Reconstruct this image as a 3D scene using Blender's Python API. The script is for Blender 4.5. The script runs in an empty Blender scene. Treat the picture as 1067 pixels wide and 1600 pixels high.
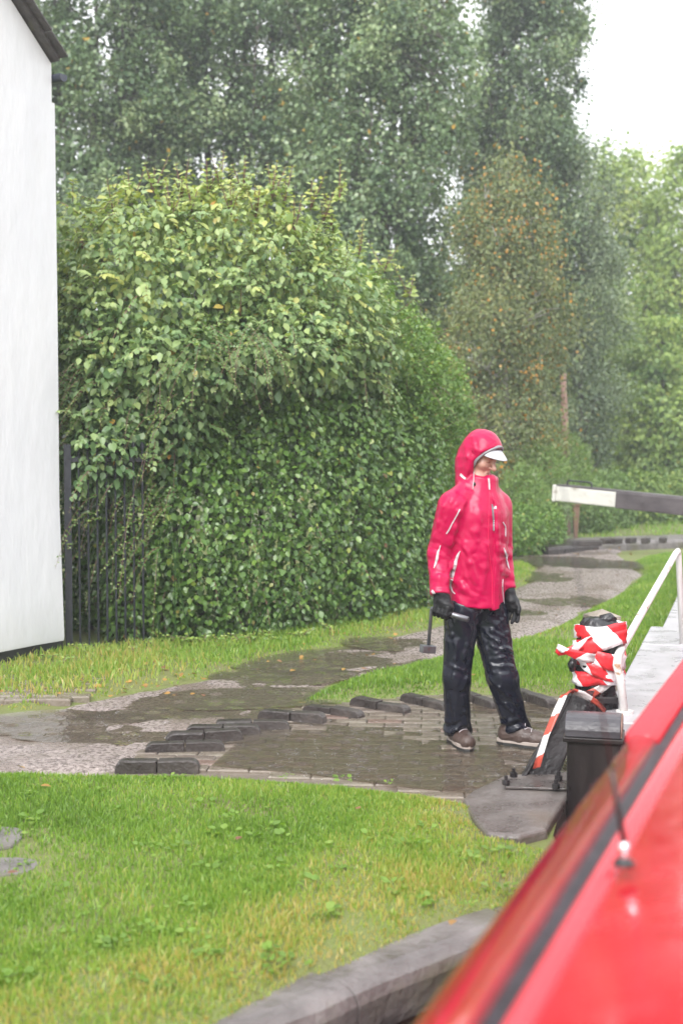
import bpy, bmesh, math, random
import numpy as np
from mathutils import Vector, Matrix
from mathutils.bvhtree import BVHTree
random.seed(7); RNG = np.random.default_rng(7)
SC = bpy.context.scene; COL = SC.collection
# ------------------------------------------------------------------ camera
F = 2000.0; CAMZ = 1.65; PITCH = math.atan(100 / F)
cam = bpy.data.cameras.new('camera'); camo = bpy.data.objects.new('camera', cam); COL.objects.link(camo)
cam.sensor_fit = 'VERTICAL'; cam.sensor_height = 36; cam.lens = 36 * F / 1600
cam.clip_start = 0.05; cam.clip_end = 1000
camo.location = (0, 0, CAMZ); camo.rotation_euler = (math.pi / 2 - PITCH, 0, 0)
cam.dof.use_dof = True; cam.dof.focus_distance = 7.2; cam.dof.aperture_fstop = 2.2
SC.camera = camo
# ------------------------------------------------------------------ light: overcast, raining
SUN_DIR = Vector((-0.22, -0.8, 0.78)).normalized()      # towards the sun, behind cloud
world = bpy.data.worlds.new('World'); SC.world = world; world.use_nodes = True
nt = world.node_tree; nt.nodes.clear()
sky = nt.nodes.new('ShaderNodeTexSky'); sky.sky_type = 'NISHITA'; sky.sun_disc = False
sky.sun_elevation = math.asin(SUN_DIR.z); sky.sun_rotation = math.atan2(SUN_DIR.x, SUN_DIR.y)
sky.air_density = 1.0; sky.dust_density = 3.0; sky.ozone_density = 1.0
hs = nt.nodes.new('ShaderNodeHueSaturation'); hs.inputs['Saturation'].default_value = 0.12; hs.inputs['Value'].default_value = 0.55
tc = nt.nodes.new('ShaderNodeTexCoord'); sx = nt.nodes.new('ShaderNodeSeparateXYZ')
mr = nt.nodes.new('ShaderNodeMapRange'); mr.inputs['From Min'].default_value = 0; mr.inputs['From Max'].default_value = 1
mr.inputs['To Min'].default_value = 6.4; mr.inputs['To Max'].default_value = 8.2      # cloud layer: brighter overhead than at the horizon
ad = nt.nodes.new('ShaderNodeMixRGB'); ad.blend_type = 'MIX'; ad.inputs[0].default_value = 0.8
cl = nt.nodes.new('ShaderNodeMixRGB'); cl.blend_type = 'MULTIPLY'; cl.inputs[0].default_value = 1; cl.inputs[2].default_value = (0.955, 0.97, 1.0, 1)
bg = nt.nodes.new('ShaderNodeBackground'); bg.inputs['Strength'].default_value = 0.11
wo = nt.nodes.new('ShaderNodeOutputWorld')
L = nt.links.new
L(tc.outputs['Generated'], sx.inputs[0]); L(sx.outputs['Z'], mr.inputs['Value']); L(mr.outputs[0], cl.inputs[1])
L(sky.outputs[0], hs.inputs['Color']); L(hs.outputs[0], ad.inputs[1]); L(cl.outputs[0], ad.inputs[2])
L(ad.outputs[0], bg.inputs['Color']); L(bg.outputs[0], wo.inputs['Surface'])
sun = bpy.data.lights.new('sun', 'SUN'); sun.energy = 1.5; sun.angle = math.radians(40); sun.color = (1.0, 0.985, 0.96)
suno = bpy.data.objects.new('sun', sun); COL.objects.link(suno)
suno.rotation_euler = SUN_DIR.to_track_quat('Z', 'Y').to_euler()
SC.view_settings.view_transform = 'Standard'; SC.view_settings.look = 'None'
SC.view_settings.exposure = 1.7; SC.view_settings.gamma = 1.0; SC.view_settings.use_curve_mapping = False
SC.render.engine = 'CYCLES'
cy = SC.cycles; cy.use_denoising = True; cy.max_bounces = 6; cy.diffuse_bounces = 3; cy.glossy_bounces = 3
cy.transmission_bounces = 4; cy.transparent_max_bounces = 8; cy.volume_bounces = 0; cy.sample_clamp_indirect = 4

# ------------------------------------------------------------------ geometry helpers
CP, SP = math.cos(PITCH), math.sin(PITCH)
def ray(px, py):
    x = (px - 533.5) / F; y = (800 - py) / F
    return Vector((x, CP + y * SP, -SP + y * CP))
def G(px, py, z=0.0):
    d = ray(px, py); t = (z - CAMZ) / d.z
    return Vector((d.x * t, d.y * t, z))
def P(px, py, Y):
    d = ray(px, py); t = Y / d.y
    return Vector((d.x * t, Y, CAMZ + d.z * t))
U = Vector((0.366, 0.930, 0)).normalized()              # along the canal
NL = Vector((-U.y, U.x, 0))                             # towards the towpath

def tag(o, label=None, cat=None, group=None, kind=None):
    if label: o['label'] = label
    if cat: o['category'] = cat
    if group: o['group'] = group
    if kind: o['kind'] = kind
    return o
def empty(name, loc=(0, 0, 0), label=None, cat=None, group=None):
    o = bpy.data.objects.new(name, None); COL.objects.link(o); o.location = loc; o.empty_display_size = 0.1
    return tag(o, label, cat, group)
def link(name, me, parent=None, loc=None):
    o = bpy.data.objects.new(name, me); COL.objects.link(o)
    if parent: o.parent = parent
    if loc is not None: o.location = loc
    return o
class MB:
    """collects shapes, builds one mesh object"""
    def __init__(s, off=(0, 0, 0)): s.v = []; s.f = []; s.off = Vector(off)
    def add(s, vs, fs):
        n = len(s.v); s.v += [Vector(v) - s.off for v in vs]; s.f += [[i + n for i in f] for f in fs]; return s
    def box(s, c, size, rot=None, taper=1.0):
        c = Vector(c); hx, hy, hz = [q / 2 for q in size]; vs = []
        for z, t in ((-hz, 1), (hz, taper)):
            for x, y in ((-hx, -hy), (hx, -hy), (hx, hy), (-hx, hy)):
                q = Vector((x * t, y * t, z)); vs.append(c + (rot @ q if rot else q))
        return s.add(vs, [[3, 2, 1, 0], [4, 5, 6, 7], [0, 1, 5, 4], [1, 2, 6, 5], [2, 3, 7, 6], [3, 0, 4, 7]])
    def tube(s, pts, rad, n=8, cap=True):
        pts = [Vector(p) for p in pts]; m = len(pts)
        if not hasattr(rad, '__len__'): rad = [rad] * m
        vs = []; up = None
        for i, p in enumerate(pts):
            t = (pts[min(i + 1, m - 1)] - pts[max(i - 1, 0)]); t = t.normalized() if t.length > 1e-9 else Vector((0, 0, 1))
            if up is None: up = t.orthogonal().normalized()
            up = (up - t * up.dot(t)); up = up.normalized() if up.length > 1e-6 else t.orthogonal().normalized()
            w = t.cross(up)
            for k in range(n):
                a = 2 * math.pi * k / n; vs.append(p + (up * math.cos(a) + w * math.sin(a)) * rad[i])
        fs = [[i * n + k, i * n + (k + 1) % n, (i + 1) * n + (k + 1) % n, (i + 1) * n + k] for i in range(m - 1) for k in range(n)]
        if cap: fs += [list(range(n))[::-1], [(m - 1) * n + k for k in range(n)]]
        return s.add(vs, fs)
    def loft(s, rings, closed=True, cap=True):
        n = len(rings[0]); m = len(rings); vs = [p for r in rings for p in r]; kk = n if closed else n - 1
        fs = [[i * n + k, i * n + (k + 1) % n, (i + 1) * n + (k + 1) % n, (i + 1) * n + k] for i in range(m - 1) for k in range(kk)]
        if cap: fs += [list(range(n))[::-1], [(m - 1) * n + k for k in range(n)]]
        return s.add(vs, fs)
    def mesh(s, name, mat, smooth=False):
        me = bpy.data.meshes.new(name); me.from_pydata([tuple(v) for v in s.v], [], s.f); me.update()
        if mat: me.materials.append(mat)
        if smooth: me.polygons.foreach_set('use_smooth', [True] * len(me.polygons))
        return me
    def build(s, name, mat, parent=None, smooth=False, bevel=0.0, seg=2, kind=None, subs=0):
        o = link(name, s.mesh(name, mat, smooth), parent, None if parent else s.off)
        if bevel:
            b = o.modifiers.new('bevel', 'BEVEL'); b.width = bevel; b.segments = seg; b.limit_method = 'ANGLE'; b.angle_limit = math.radians(35)
        if subs:
            b = o.modifiers.new('subd', 'SUBSURF'); b.levels = b.render_levels = subs
        if kind: o['kind'] = kind
        return o
def np_mesh(name, V, polys, mat=None, smooth=False, attrs=None):
    """V (n,3); polys list of int arrays (m,k)"""
    me = bpy.data.meshes.new(name); V = np.asarray(V, np.float32)
    me.vertices.add(len(V)); me.vertices.foreach_set('co', V.ravel())
    li = np.concatenate([p.ravel() for p in polys]).astype(np.int32)
    ls = []; st = 0
    for p in polys:
        ls.append(st + np.arange(len(p)) * p.shape[1]); st += p.size
    ls = np.concatenate(ls).astype(np.int32)
    me.loops.add(len(li)); me.loops.foreach_set('vertex_index', li)
    me.polygons.add(len(ls)); me.polygons.foreach_set('loop_start', ls)
    me.update(calc_edges=True); me.validate()
    if smooth: me.polygons.foreach_set('use_smooth', np.ones(len(me.polygons), bool))
    for k, a in (attrs or {}).items():
        at = me.attributes.new(k, 'FLOAT', 'POINT'); at.data.foreach_set('value', np.asarray(a, np.float32))
    if mat: me.materials.append(mat)
    return me
def inpoly(x, y, poly):
    ins = np.zeros(x.shape, bool); n = len(poly)
    for i in range(n):
        x1, y1 = poly[i]; x2, y2 = poly[(i + 1) % n]
        c = ((y1 > y) != (y2 > y)); ins ^= c & (x < (x2 - x1) * (y - y1) / ((y2 - y1) if y2 != y1 else 1e-12) + x1)
    return ins
def edgedist(x, y, poly):
    d = np.full(x.shape, 1e9); n = len(poly)
    for i in range(n):
        ax, ay = poly[i]; bx, by = poly[(i + 1) % n]; dx, dy = bx - ax, by - ay; l2 = dx * dx + dy * dy + 1e-12
        t = np.clip(((x - ax) * dx + (y - ay) * dy) / l2, 0, 1)
        d = np.minimum(d, np.hypot(x - ax - t * dx, y - ay - t * dy))
    return d
def hash2(i, j, s=0):
    h = np.sin(i * 127.1 + j * 311.7 + s * 74.7) * 43758.5453
    return h - np.floor(h)
def vnoise(x, y, s=0):
    i = np.floor(x); j = np.floor(y); fx = x - i; fy = y - j; fx = fx * fx * (3 - 2 * fx); fy = fy * fy * (3 - 2 * fy)
    return (hash2(i, j, s) * (1 - fx) + hash2(i + 1, j, s) * fx) * (1 - fy) + (hash2(i, j + 1, s) * (1 - fx) + hash2(i + 1, j + 1, s) * fx) * fy
def fbm(x, y, s=0, o=4):
    r = 0; a = 0.5
    for k in range(o): r = r + a * vnoise(x * 2 ** k, y * 2 ** k, s + k); a /= 2
    return r
def pxpoly(pts, z=0): return [(G(*p, z).x, G(*p, z).y) for p in pts]

# ------------------------------------------------------------------ materials
MATS = {}
def nodes(name):
    m = bpy.data.materials.new(name); m.use_nodes = True; t = m.node_tree; t.nodes.clear(); MATS[name] = m
    o = t.nodes.new('ShaderNodeOutputMaterial'); return m, t, o
def pmat(name, c1, c2=None, scale=8.0, rough=0.5, rough2=None, bump=0.0, bscale=None, metal=0.0, spec=0.5, coat=0.0, coatr=0.1, detail=5, stretch=(1, 1, 1), coord='Object', c3=None, c3lo=0.6, c3hi=0.7, c3scale=2.0, bdist=0.02, bstretch=None):
    m, t, o = nodes(name); N = t.nodes.new; K = t.links.new
    b = N('ShaderNodeBsdfPrincipled'); K(b.outputs[0], o.inputs['Surface'])
    b.inputs['Metallic'].default_value = metal; b.inputs['Specular IOR Level'].default_value = spec
    b.inputs['Coat Weight'].default_value = coat; b.inputs['Coat Roughness'].default_value = coatr
    tcn = N('ShaderNodeTexCoord'); mp = N('ShaderNodeMapping'); mp.inputs['Scale'].default_value = stretch
    K(tcn.outputs[coord], mp.inputs[0])
    nz = N('ShaderNodeTexNoise'); nz.inputs['Scale'].default_value = scale; nz.inputs['Detail'].default_value = detail; nz.inputs['Roughness'].default_value = 0.6
    K(mp.outputs[0], nz.inputs['Vector'])
    cr = N('ShaderNodeValToRGB'); cr.color_ramp.elements[0].position = 0.32; cr.color_ramp.elements[1].position = 0.68
    cr.color_ramp.elements[0].color = (*c1, 1); cr.color_ramp.elements[1].color = (*(c2 or c1), 1)
    K(nz.outputs[0], cr.inputs[0]); outc = cr.outputs[0]
    if c3:
        n3 = N('ShaderNodeTexNoise'); n3.inputs['Scale'].default_value = c3scale; n3.inputs['Detail'].default_value = 6; K(mp.outputs[0], n3.inputs['Vector'])
        r3 = N('ShaderNodeMapRange'); r3.inputs['From Min'].default_value = c3lo; r3.inputs['From Max'].default_value = c3hi; K(n3.outputs[0], r3.inputs['Value'])
        mx = N('ShaderNodeMixRGB'); K(r3.outputs[0], mx.inputs[0]); K(outc, mx.inputs[1]); mx.inputs[2].default_value = (*c3, 1); outc = mx.outputs[0]
    K(outc, b.inputs['Base Color'])
    if rough2 is not None:
        rr = N('ShaderNodeMapRange'); rr.inputs['From Min'].default_value = 0.35; rr.inputs['From Max'].default_value = 0.65
        rr.inputs['To Min'].default_value = rough; rr.inputs['To Max'].default_value = rough2; K(nz.outputs[0], rr.inputs['Value']); K(rr.outputs[0], b.inputs['Roughness'])
    else: b.inputs['Roughness'].default_value = rough
    if bump:
        mb = N('ShaderNodeMapping'); mb.inputs['Scale'].default_value = bstretch or stretch; K(tcn.outputs[coord], mb.inputs[0])
        bn = N('ShaderNodeTexNoise'); bn.inputs['Scale'].default_value = bscale or scale * 3; bn.inputs['Detail'].default_value = 6; K(mb.outputs[0], bn.inputs['Vector'])
        bp = N('ShaderNodeBump'); bp.inputs['Strength'].default_value = bump; bp.inputs['Distance'].default_value = bdist
        K(bn.outputs[0], bp.inputs['Height']); K(bp.outputs[0], b.inputs['Normal'])
    return m
def leafmat(name, cols, rough=0.4, trans=0.3, spec=0.5):
    """cols: list of (pos, rgb) along the per-leaf random value"""
    m, t, o = nodes(name); N = t.nodes.new; K = t.links.new
    at = N('ShaderNodeAttribute'); at.attribute_name = 'rnd'
    cr = N('ShaderNodeValToRGB'); e = cr.color_ramp.elements
    while len(e) < len(cols): e.new(0.5)
    for q, (p, c) in zip(e, cols): q.position = p; q.color = (*c, 1)
    K(at.outputs['Fac'], cr.inputs[0])
    b = N('ShaderNodeBsdfPrincipled'); b.inputs['Roughness'].default_value = rough; b.inputs['Specular IOR Level'].default_value = spec
    tr = N('ShaderNodeBsdfTranslucent'); mx = N('ShaderNodeMixShader'); mx.inputs[0].default_value = trans
    br = N('ShaderNodeMixRGB'); br.blend_type = 'MULTIPLY'; br.inputs[0].default_value = 1; br.inputs[2].default_value = (1.25, 1.3, 0.6, 1)
    K(cr.outputs[0], b.inputs['Base Color']); K(cr.outputs[0], br.inputs[1]); K(br.outputs[0], tr.inputs['Color'])
    K(b.outputs[0], mx.inputs[1]); K(tr.outputs[0], mx.inputs[2]); K(mx.outputs[0], o.inputs['Surface'])
    return m
def watermat(name, mud, mudamt, ripple=0.25, rings=7.0):
    m, t, o = nodes(name); N = t.nodes.new; K = t.links.new
    tcn = N('ShaderNodeTexCoord')
    vo = N('ShaderNodeTexVoronoi'); vo.inputs['Scale'].default_value = rings; K(tcn.outputs['Object'], vo.inputs['Vector'])
    mu = N('ShaderNodeMath'); mu.operation = 'MULTIPLY'; mu.inputs[1].default_value = 38; K(vo.outputs['Distance'], mu.inputs[0])
    si = N('ShaderNodeMath'); si.operation = 'SINE'; K(mu.outputs[0], si.inputs[0])
    fo = N('ShaderNodeMapRange'); fo.inputs['From Min'].default_value = 0.05; fo.inputs['From Max'].default_value = 0.42; fo.inputs['To Min'].default_value = 1; fo.inputs['To Max'].default_value = 0
    K(vo.outputs['Distance'], fo.inputs['Value'])
    ml = N('ShaderNodeMath'); ml.operation = 'MULTIPLY'; K(si.outputs[0], ml.inputs[0]); K(fo.outputs[0], ml.inputs[1])
    nz = N('ShaderNodeTexNoise'); nz.inputs['Scale'].default_value = 14; nz.inputs['Detail'].default_value = 2; K(tcn.outputs['Object'], nz.inputs['Vector'])
    su = N('ShaderNodeMath'); su.operation = 'ADD'; K(ml.outputs[0], su.inputs[0]); K(nz.outputs[0], su.inputs[1])
    bp = N('ShaderNodeBump'); bp.inputs['Strength'].default_value = ripple; bp.inputs['Distance'].default_value = 0.007; K(su.outputs[0], bp.inputs['Height'])
    fr = N('ShaderNodeFresnel'); fr.inputs['IOR'].default_value = 1.36; K(bp.outputs[0], fr.inputs['Normal'])
    gl = N('ShaderNodeBsdfGlossy'); gl.inputs['Roughness'].default_value = 0.03; K(bp.outputs[0], gl.inputs['Normal'])
    tp = N('ShaderNodeBsdfTransparent'); tp.inputs['Color'].default_value = (0.80, 0.74, 0.62, 1)
    df = N('ShaderNodeBsdfDiffuse'); df.inputs['Color'].default_value = (*mud, 1)
    m1 = N('ShaderNodeMixShader'); m1.inputs[0].default_value = mudamt; K(tp.outputs[0], m1.inputs[1]); K(df.outputs[0], m1.inputs[2])
    m2 = N('ShaderNodeMixShader'); K(fr.outputs[0], m2.inputs[0]); K(m1.outputs[0], m2.inputs[1]); K(gl.outputs[0], m2.inputs[2]); K(m2.outputs[0], o.inputs['Surface'])
    return m
def stripemat(name, k, ca, cb, rough=0.3):
    m, t, o = nodes(name); N = t.nodes.new; K = t.links.new
    at = N('ShaderNodeAttribute'); at.attribute_name = 'along'
    mu = N('ShaderNodeMath'); mu.operation = 'MULTIPLY'; mu.inputs[1].default_value = k; K(at.outputs['Fac'], mu.inputs[0])
    fr = N('ShaderNodeMath'); fr.operation = 'FRACT'; K(mu.outputs[0], fr.inputs[0])
    gt = N('ShaderNodeMath'); gt.operation = 'GREATER_THAN'; gt.inputs[1].default_value = 0.5; K(fr.outputs[0], gt.inputs[0])
    mx = N('ShaderNodeMixRGB'); K(gt.outputs[0], mx.inputs[0]); mx.inputs[1].default_value = (*ca, 1); mx.inputs[2].default_value = (*cb, 1)
    b = N('ShaderNodeBsdfPrincipled'); b.inputs['Roughness'].default_value = rough; K(mx.outputs[0], b.inputs['Base Color'])
    tcn = N('ShaderNodeTexCoord'); nz = N('ShaderNodeTexNoise'); nz.inputs['Scale'].default_value = 40; K(tcn.outputs['Object'], nz.inputs['Vector'])
    bp = N('ShaderNodeBump'); bp.inputs['Strength'].default_value = 0.6; bp.inputs['Distance'].default_value = 0.006; K(nz.outputs[0], bp.inputs['Height']); K(bp.outputs[0], b.inputs['Normal'])
    K(b.outputs[0], o.inputs['Surface']); return m

M = {}
M['soil'] = pmat('soil', (0.13, 0.13, 0.045), (0.125, 0.165, 0.035), 3, 0.75, bump=0.6, bscale=40, c3=(0.15, 0.12, 0.06), c3scale=1.2)
M['gravel'] = pmat('gravel', (0.10, 0.078, 0.068), (0.36, 0.30, 0.28), 42, 0.14, 0.45, bump=1.0, bscale=55, detail=4, c3=(0.16, 0.125, 0.105), c3lo=0.50, c3hi=0.62, c3scale=1.6, bdist=0.02)
M['mudbed'] = pmat('mudbed', (0.10, 0.08, 0.063), (0.17, 0.138, 0.11), 9, 0.4, bump=0.5, bscale=50)
M['puddle'] = watermat('puddle', (0.21, 0.18, 0.15), 0.30, ripple=0.9)
M['film'] = watermat('film', (0.24, 0.21, 0.175), 0.20, ripple=1.0, rings=9)
M['canal'] = watermat('canal', (0.02, 0.02, 0.014), 0.9, ripple=0.3, rings=5)
M['white_wall'] = pmat('white_wall', (0.62, 0.62, 0.64), (0.55, 0.555, 0.585), 1.6, 0.6, bump=0.2, bscale=9, bdist=0.04, stretch=(1, 1, 0.35), c3=(0.46, 0.46, 0.46), c3lo=0.56, c3hi=0.85, c3scale=1.7)
M['plinth'] = pmat('plinth', (0.012, 0.013, 0.016), (0.03, 0.03, 0.034), 5, 0.5)
M['verge'] = pmat('verge', (0.045, 0.04, 0.04), (0.085, 0.077, 0.074), 9, 0.6, bump=0.5, c3=(0.12, 0.12, 0.05), c3scale=4)
M['gutter'] = pmat('gutter', (0.02, 0.025, 0.045), (0.035, 0.04, 0.06), 8, 0.3)
M['iron'] = pmat('iron', (0.010, 0.012, 0.018), (0.022, 0.024, 0.03), 14, 0.4, bump=0.2, bscale=60)
M['blackpaint'] = pmat('blackpaint', (0.010, 0.008, 0.009), (0.026, 0.020, 0.019), 5, 0.25, 0.45, spec=0.25, bump=0.25, bscale=30, stretch=(1, 1, 0.3), bdist=0.01)
M['skylitblack'] = pmat('skylitblack', (0.03, 0.028, 0.033), (0.06, 0.056, 0.064), 6, 0.25, 0.4, bump=0.2, bscale=30)  # bollard cap: lighter black than its shaft, sky light on top put into the colour
M['padplate'] = pmat('padplate', (0.05, 0.042, 0.04), (0.10, 0.085, 0.08), 8, 0.2, 0.4, bump=0.3, bscale=40)
M['steelplate'] = pmat('steelplate', (0.012, 0.011, 0.012), (0.035, 0.031, 0.033), 8, 0.22, 0.45, spec=0.25, bump=0.2, bscale=40)
M['bluebrick'] = pmat('bluebrick', (0.028, 0.023, 0.022), (0.06, 0.05, 0.046), 7, 0.25, 0.5, spec=0.35, bump=0.45, bscale=45, c3=(0.11, 0.09, 0.078), c3lo=0.6, c3hi=0.75, c3scale=6)
for i, (a, b2) in enumerate([((0.135, 0.108, 0.086), (0.19, 0.158, 0.128)), ((0.125, 0.10, 0.083), (0.175, 0.143, 0.12)), ((0.145, 0.12, 0.094), (0.195, 0.168, 0.132)), ((0.15, 0.10, 0.083), (0.185, 0.13, 0.108))]):
    M['paver%d' % i] = pmat('paver%d' % i, a, b2, 5, 0.10, 0.38, bump=0.35, bscale=50, coord='Object')
M['stone'] = pmat('stone', (0.085, 0.075, 0.072), (0.19, 0.172, 0.168), 6, 0.3, 0.6, bump=0.45, bscale=30, c3=(0.075, 0.07, 0.04), c3lo=0.50, c3hi=0.66, c3scale=3)
M['wallstone'] = pmat('wallstone', (0.07, 0.05, 0.038), (0.14, 0.10, 0.075), 5, 0.5, bump=0.8, bscale=24)
M['concrete'] = pmat('concrete', (0.085, 0.07, 0.065), (0.15, 0.133, 0.125), 5, 0.22, 0.5, bump=0.35, bscale=45, c3=(0.12, 0.095, 0.075), c3lo=0.55, c3hi=0.7, c3scale=3)
M['boatred'] = pmat('boatred', (0.41, 0.007, 0.017), (0.47, 0.011, 0.024), 5, 0.10, 0.28, bump=0.55, bscale=9, bdist=0.006, coat=0.8, coatr=0.06)
M['bead'] = watermat('bead', (0.5, 0.02, 0.03), 0.1, ripple=0.0)
M['boatdark'] = pmat('boatdark', (0.012, 0.010, 0.014), (0.03, 0.026, 0.034), 20, 0.45, spec=0.3, bump=0.4, bscale=80)
M['boathull'] = pmat('boathull', (0.02, 0.02, 0.022), (0.04, 0.04, 0.04), 4, 0.4)
M['chrome'] = pmat('chrome', (0.75, 0.75, 0.78), None, 5, 0.12, metal=1.0)
M['black_plastic'] = pmat('black_plastic', (0.010, 0.010, 0.011), (0.018, 0.018, 0.019), 8, 0.3)
M['whiterail'] = pmat('whiterail', (0.74, 0.73, 0.72), (0.62, 0.60, 0.58), 9, 0.35, bump=0.2, bscale=40, c3=(0.30, 0.16, 0.09), c3lo=0.60, c3hi=0.68, c3scale=14)
M['walkway'] = pmat('walkway', (0.34, 0.33, 0.35), (0.44, 0.43, 0.45), 6, 0.22, 0.42, bump=0.3, bscale=90, bdist=0.006)
M['oldwood'] = pmat('oldwood', (0.19, 0.155, 0.125), (0.30, 0.26, 0.215), 5, 0.5, bump=0.6, bscale=16, stretch=(1, 1, 0.12))
M['endgrain'] = pmat('endgrain', (0.14, 0.075, 0.055), (0.24, 0.14, 0.105), 16, 0.55, bump=0.5)
M['bag'] = pmat('bag', (0.010, 0.010, 0.012), (0.022, 0.021, 0.024), 8, 0.16, 0.3, bump=0.9, bscale=16, bdist=0.03)
M['tape'] = stripemat('tape', 1.0, (0.70, 0.03, 0.04), (0.82, 0.80, 0.82))
M['tapeold'] = stripemat('tapeold', 1.0, (0.48, 0.075, 0.05), (0.66, 0.63, 0.62))
M['pink'] = pmat('pink', (0.37, 0.001, 0.048), (0.42, 0.0015, 0.056), 6, 0.27, 0.33, bump=0.18, bscale=55, bdist=0.006, bstretch=(1, 1, 0.8), spec=0.3)
M['pinkdark'] = pmat('pinkdark', (0.50, 0.005, 0.06), (0.56, 0.006, 0.07), 6, 0.35, bump=0.3, bscale=30, bdist=0.01)
M['hoodgrey'] = pmat('hoodgrey', (0.16, 0.155, 0.17), (0.22, 0.21, 0.225), 20, 0.5)
M['trim'] = pmat('trim', (0.50, 0.46, 0.48), (0.40, 0.36, 0.38), 40, 0.4)
M['zip'] = pmat('zip', (0.10, 0.10, 0.11), (0.16, 0.16, 0.17), 60, 0.4)
M['trouser'] = pmat('trouser', (0.006, 0.007, 0.013), (0.011, 0.012, 0.021), 6, 0.12, 0.22, bump=0.12, bscale=40, bdist=0.006, bstretch=(1, 1, 0.5), spec=0.36)
M['glove'] = pmat('glove', (0.008, 0.008, 0.009), (0.014, 0.014, 0.016), 14, 0.42, spec=0.25, bump=0.5, bscale=30)
M['bootleather'] = pmat('bootleather', (0.045, 0.027, 0.022), (0.08, 0.052, 0.043), 14, 0.35, 0.55, bump=0.35, bscale=60)
M['sole'] = pmat('sole', (0.30, 0.25, 0.22), (0.36, 0.31, 0.28), 12, 0.5)
M['soleblack'] = pmat('soleblack', (0.012, 0.012, 0.012), (0.025, 0.024, 0.023), 12, 0.5)
M['skin'] = pmat('skin', (0.40, 0.215, 0.165), (0.48, 0.27, 0.21), 14, 0.42, bump=0.1, bscale=90, bdist=0.004)
M['lip'] = pmat('lip', (0.24, 0.07, 0.065), (0.29, 0.095, 0.085), 14, 0.4)
M['brow'] = pmat('brow', (0.10, 0.065, 0.045), (0.14, 0.09, 0.06), 40, 0.6)
M['eye'] = pmat('eye', (0.45, 0.42, 0.40), None, 8, 0.2)
M['capnavy'] = pmat('capnavy', (0.02, 0.022, 0.04), (0.03, 0.032, 0.05), 12, 0.6)
M['capwhite'] = pmat('capwhite', (0.50, 0.51, 0.54), (0.44, 0.46, 0.49), 12, 0.6)
M['steel'] = pmat('steel', (0.22, 0.225, 0.24), (0.13, 0.13, 0.145), 16, 0.35, metal=0.75, c3=(0.18, 0.08, 0.05), c3lo=0.62, c3hi=0.7, c3scale=18)
M['bark'] = pmat('bark', (0.05, 0.04, 0.032), (0.10, 0.082, 0.068), 6, 0.8, bump=0.8, bscale=14, stretch=(1, 1, 0.3))
M['birchbark'] = pmat('birchbark', (0.42, 0.40, 0.37), (0.20, 0.18, 0.16), 6, 0.7, bump=0.4, stretch=(0.4, 0.4, 2))
M['twig'] = pmat('twig', (0.13, 0.06, 0.045), (0.17, 0.09, 0.06), 9, 0.5)
M['polered'] = pmat('polered', (0.23, 0.12, 0.09), (0.32, 0.19, 0.15), 6, 0.7, stretch=(1, 1, 0.2), c3=(0.30, 0.27, 0.25), c3scale=3)
M['rust'] = pmat('rust', (0.15, 0.085, 0.05), (0.22, 0.13, 0.085), 9, 0.7)
M['beamwhite'] = pmat('beamwhite', (0.60, 0.585, 0.55), (0.50, 0.48, 0.44), 4, 0.5, bump=0.4, bscale=12, stretch=(0.3, 1, 1), c3=(0.28, 0.24, 0.19), c3lo=0.6, c3hi=0.72, c3scale=6)
M['beamdark'] = pmat('beamdark', (0.055, 0.045, 0.05), (0.10, 0.085, 0.09), 5, 0.45, bump=0.4, bscale=14, stretch=(0.3, 1, 1))
M['hayleaf'] = leafmat('hayleaf', [(0, (0.11, 0.20, 0.035)), (0.45, (0.205, 0.345, 0.055)), (0.8, (0.34, 0.41, 0.10)), (1, (0.46, 0.37, 0.13))], 0.4, 0.48)
M['dogwood'] = leafmat('dogwood', [(0, (0.075, 0.15, 0.055)), (0.5, (0.20, 0.295, 0.115)), (0.85, (0.34, 0.42, 0.15)), (0.97, (0.40, 0.42, 0.11)), (1, (0.45, 0.22, 0.05))], 0.38, 0.3)
M['ivy'] = leafmat('ivy', [(0, (0.045, 0.10, 0.024)), (0.5, (0.105, 0.195, 0.042)), (0.85, (0.18, 0.28, 0.058)), (0.97, (0.26, 0.33, 0.06)), (1, (0.22, 0.10, 0.05))], 0.3, 0.2)
M['privet'] = leafmat('privet', [(0, (0.065, 0.14, 0.028)), (0.5, (0.14, 0.25, 0.05)), (0.85, (0.23, 0.33, 0.065)), (1, (0.30, 0.28, 0.08))], 0.38, 0.3)
M['cotoneaster'] = leafmat('cotoneaster', [(0, (0.035, 0.085, 0.022)), (0.6, (0.08, 0.15, 0.035)), (1, (0.20, 0.27, 0.06))], 0.35, 0.2)
M['poplar'] = leafmat('poplar', [(0, (0.05, 0.095, 0.045)), (0.55, (0.15, 0.225, 0.10)), (0.9, (0.31, 0.38, 0.20)), (0.985, (0.26, 0.31, 0.16)), (1, (0.50, 0.30, 0.04))], 0.35, 0.28)
M['birch'] = leafmat('birch', [(0, (0.075, 0.105, 0.035)), (0.5, (0.15, 0.185, 0.065)), (0.88, (0.25, 0.255, 0.09)), (0.95, (0.42, 0.22, 0.03)), (1, (0.55, 0.24, 0.03))], 0.45, 0.3)
M['greytree'] = leafmat('greytree', [(0, (0.085, 0.13, 0.075)), (0.6, (0.165, 0.22, 0.12)), (1, (0.27, 0.32, 0.18))], 0.4, 0.3)
M['ash'] = leafmat('ash', [(0, (0.09, 0.17, 0.04)), (0.5, (0.25, 0.345, 0.08)), (0.9, (0.38, 0.46, 0.12)), (1, (0.30, 0.32, 0.08))], 0.45, 0.35)
M['palebush'] = leafmat('palebush', [(0, (0.11, 0.19, 0.055)), (0.5, (0.19, 0.29, 0.085)), (0.97, (0.29, 0.39, 0.12)), (1, (0.5, 0.2, 0.05))], 0.45, 0.35)
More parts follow.
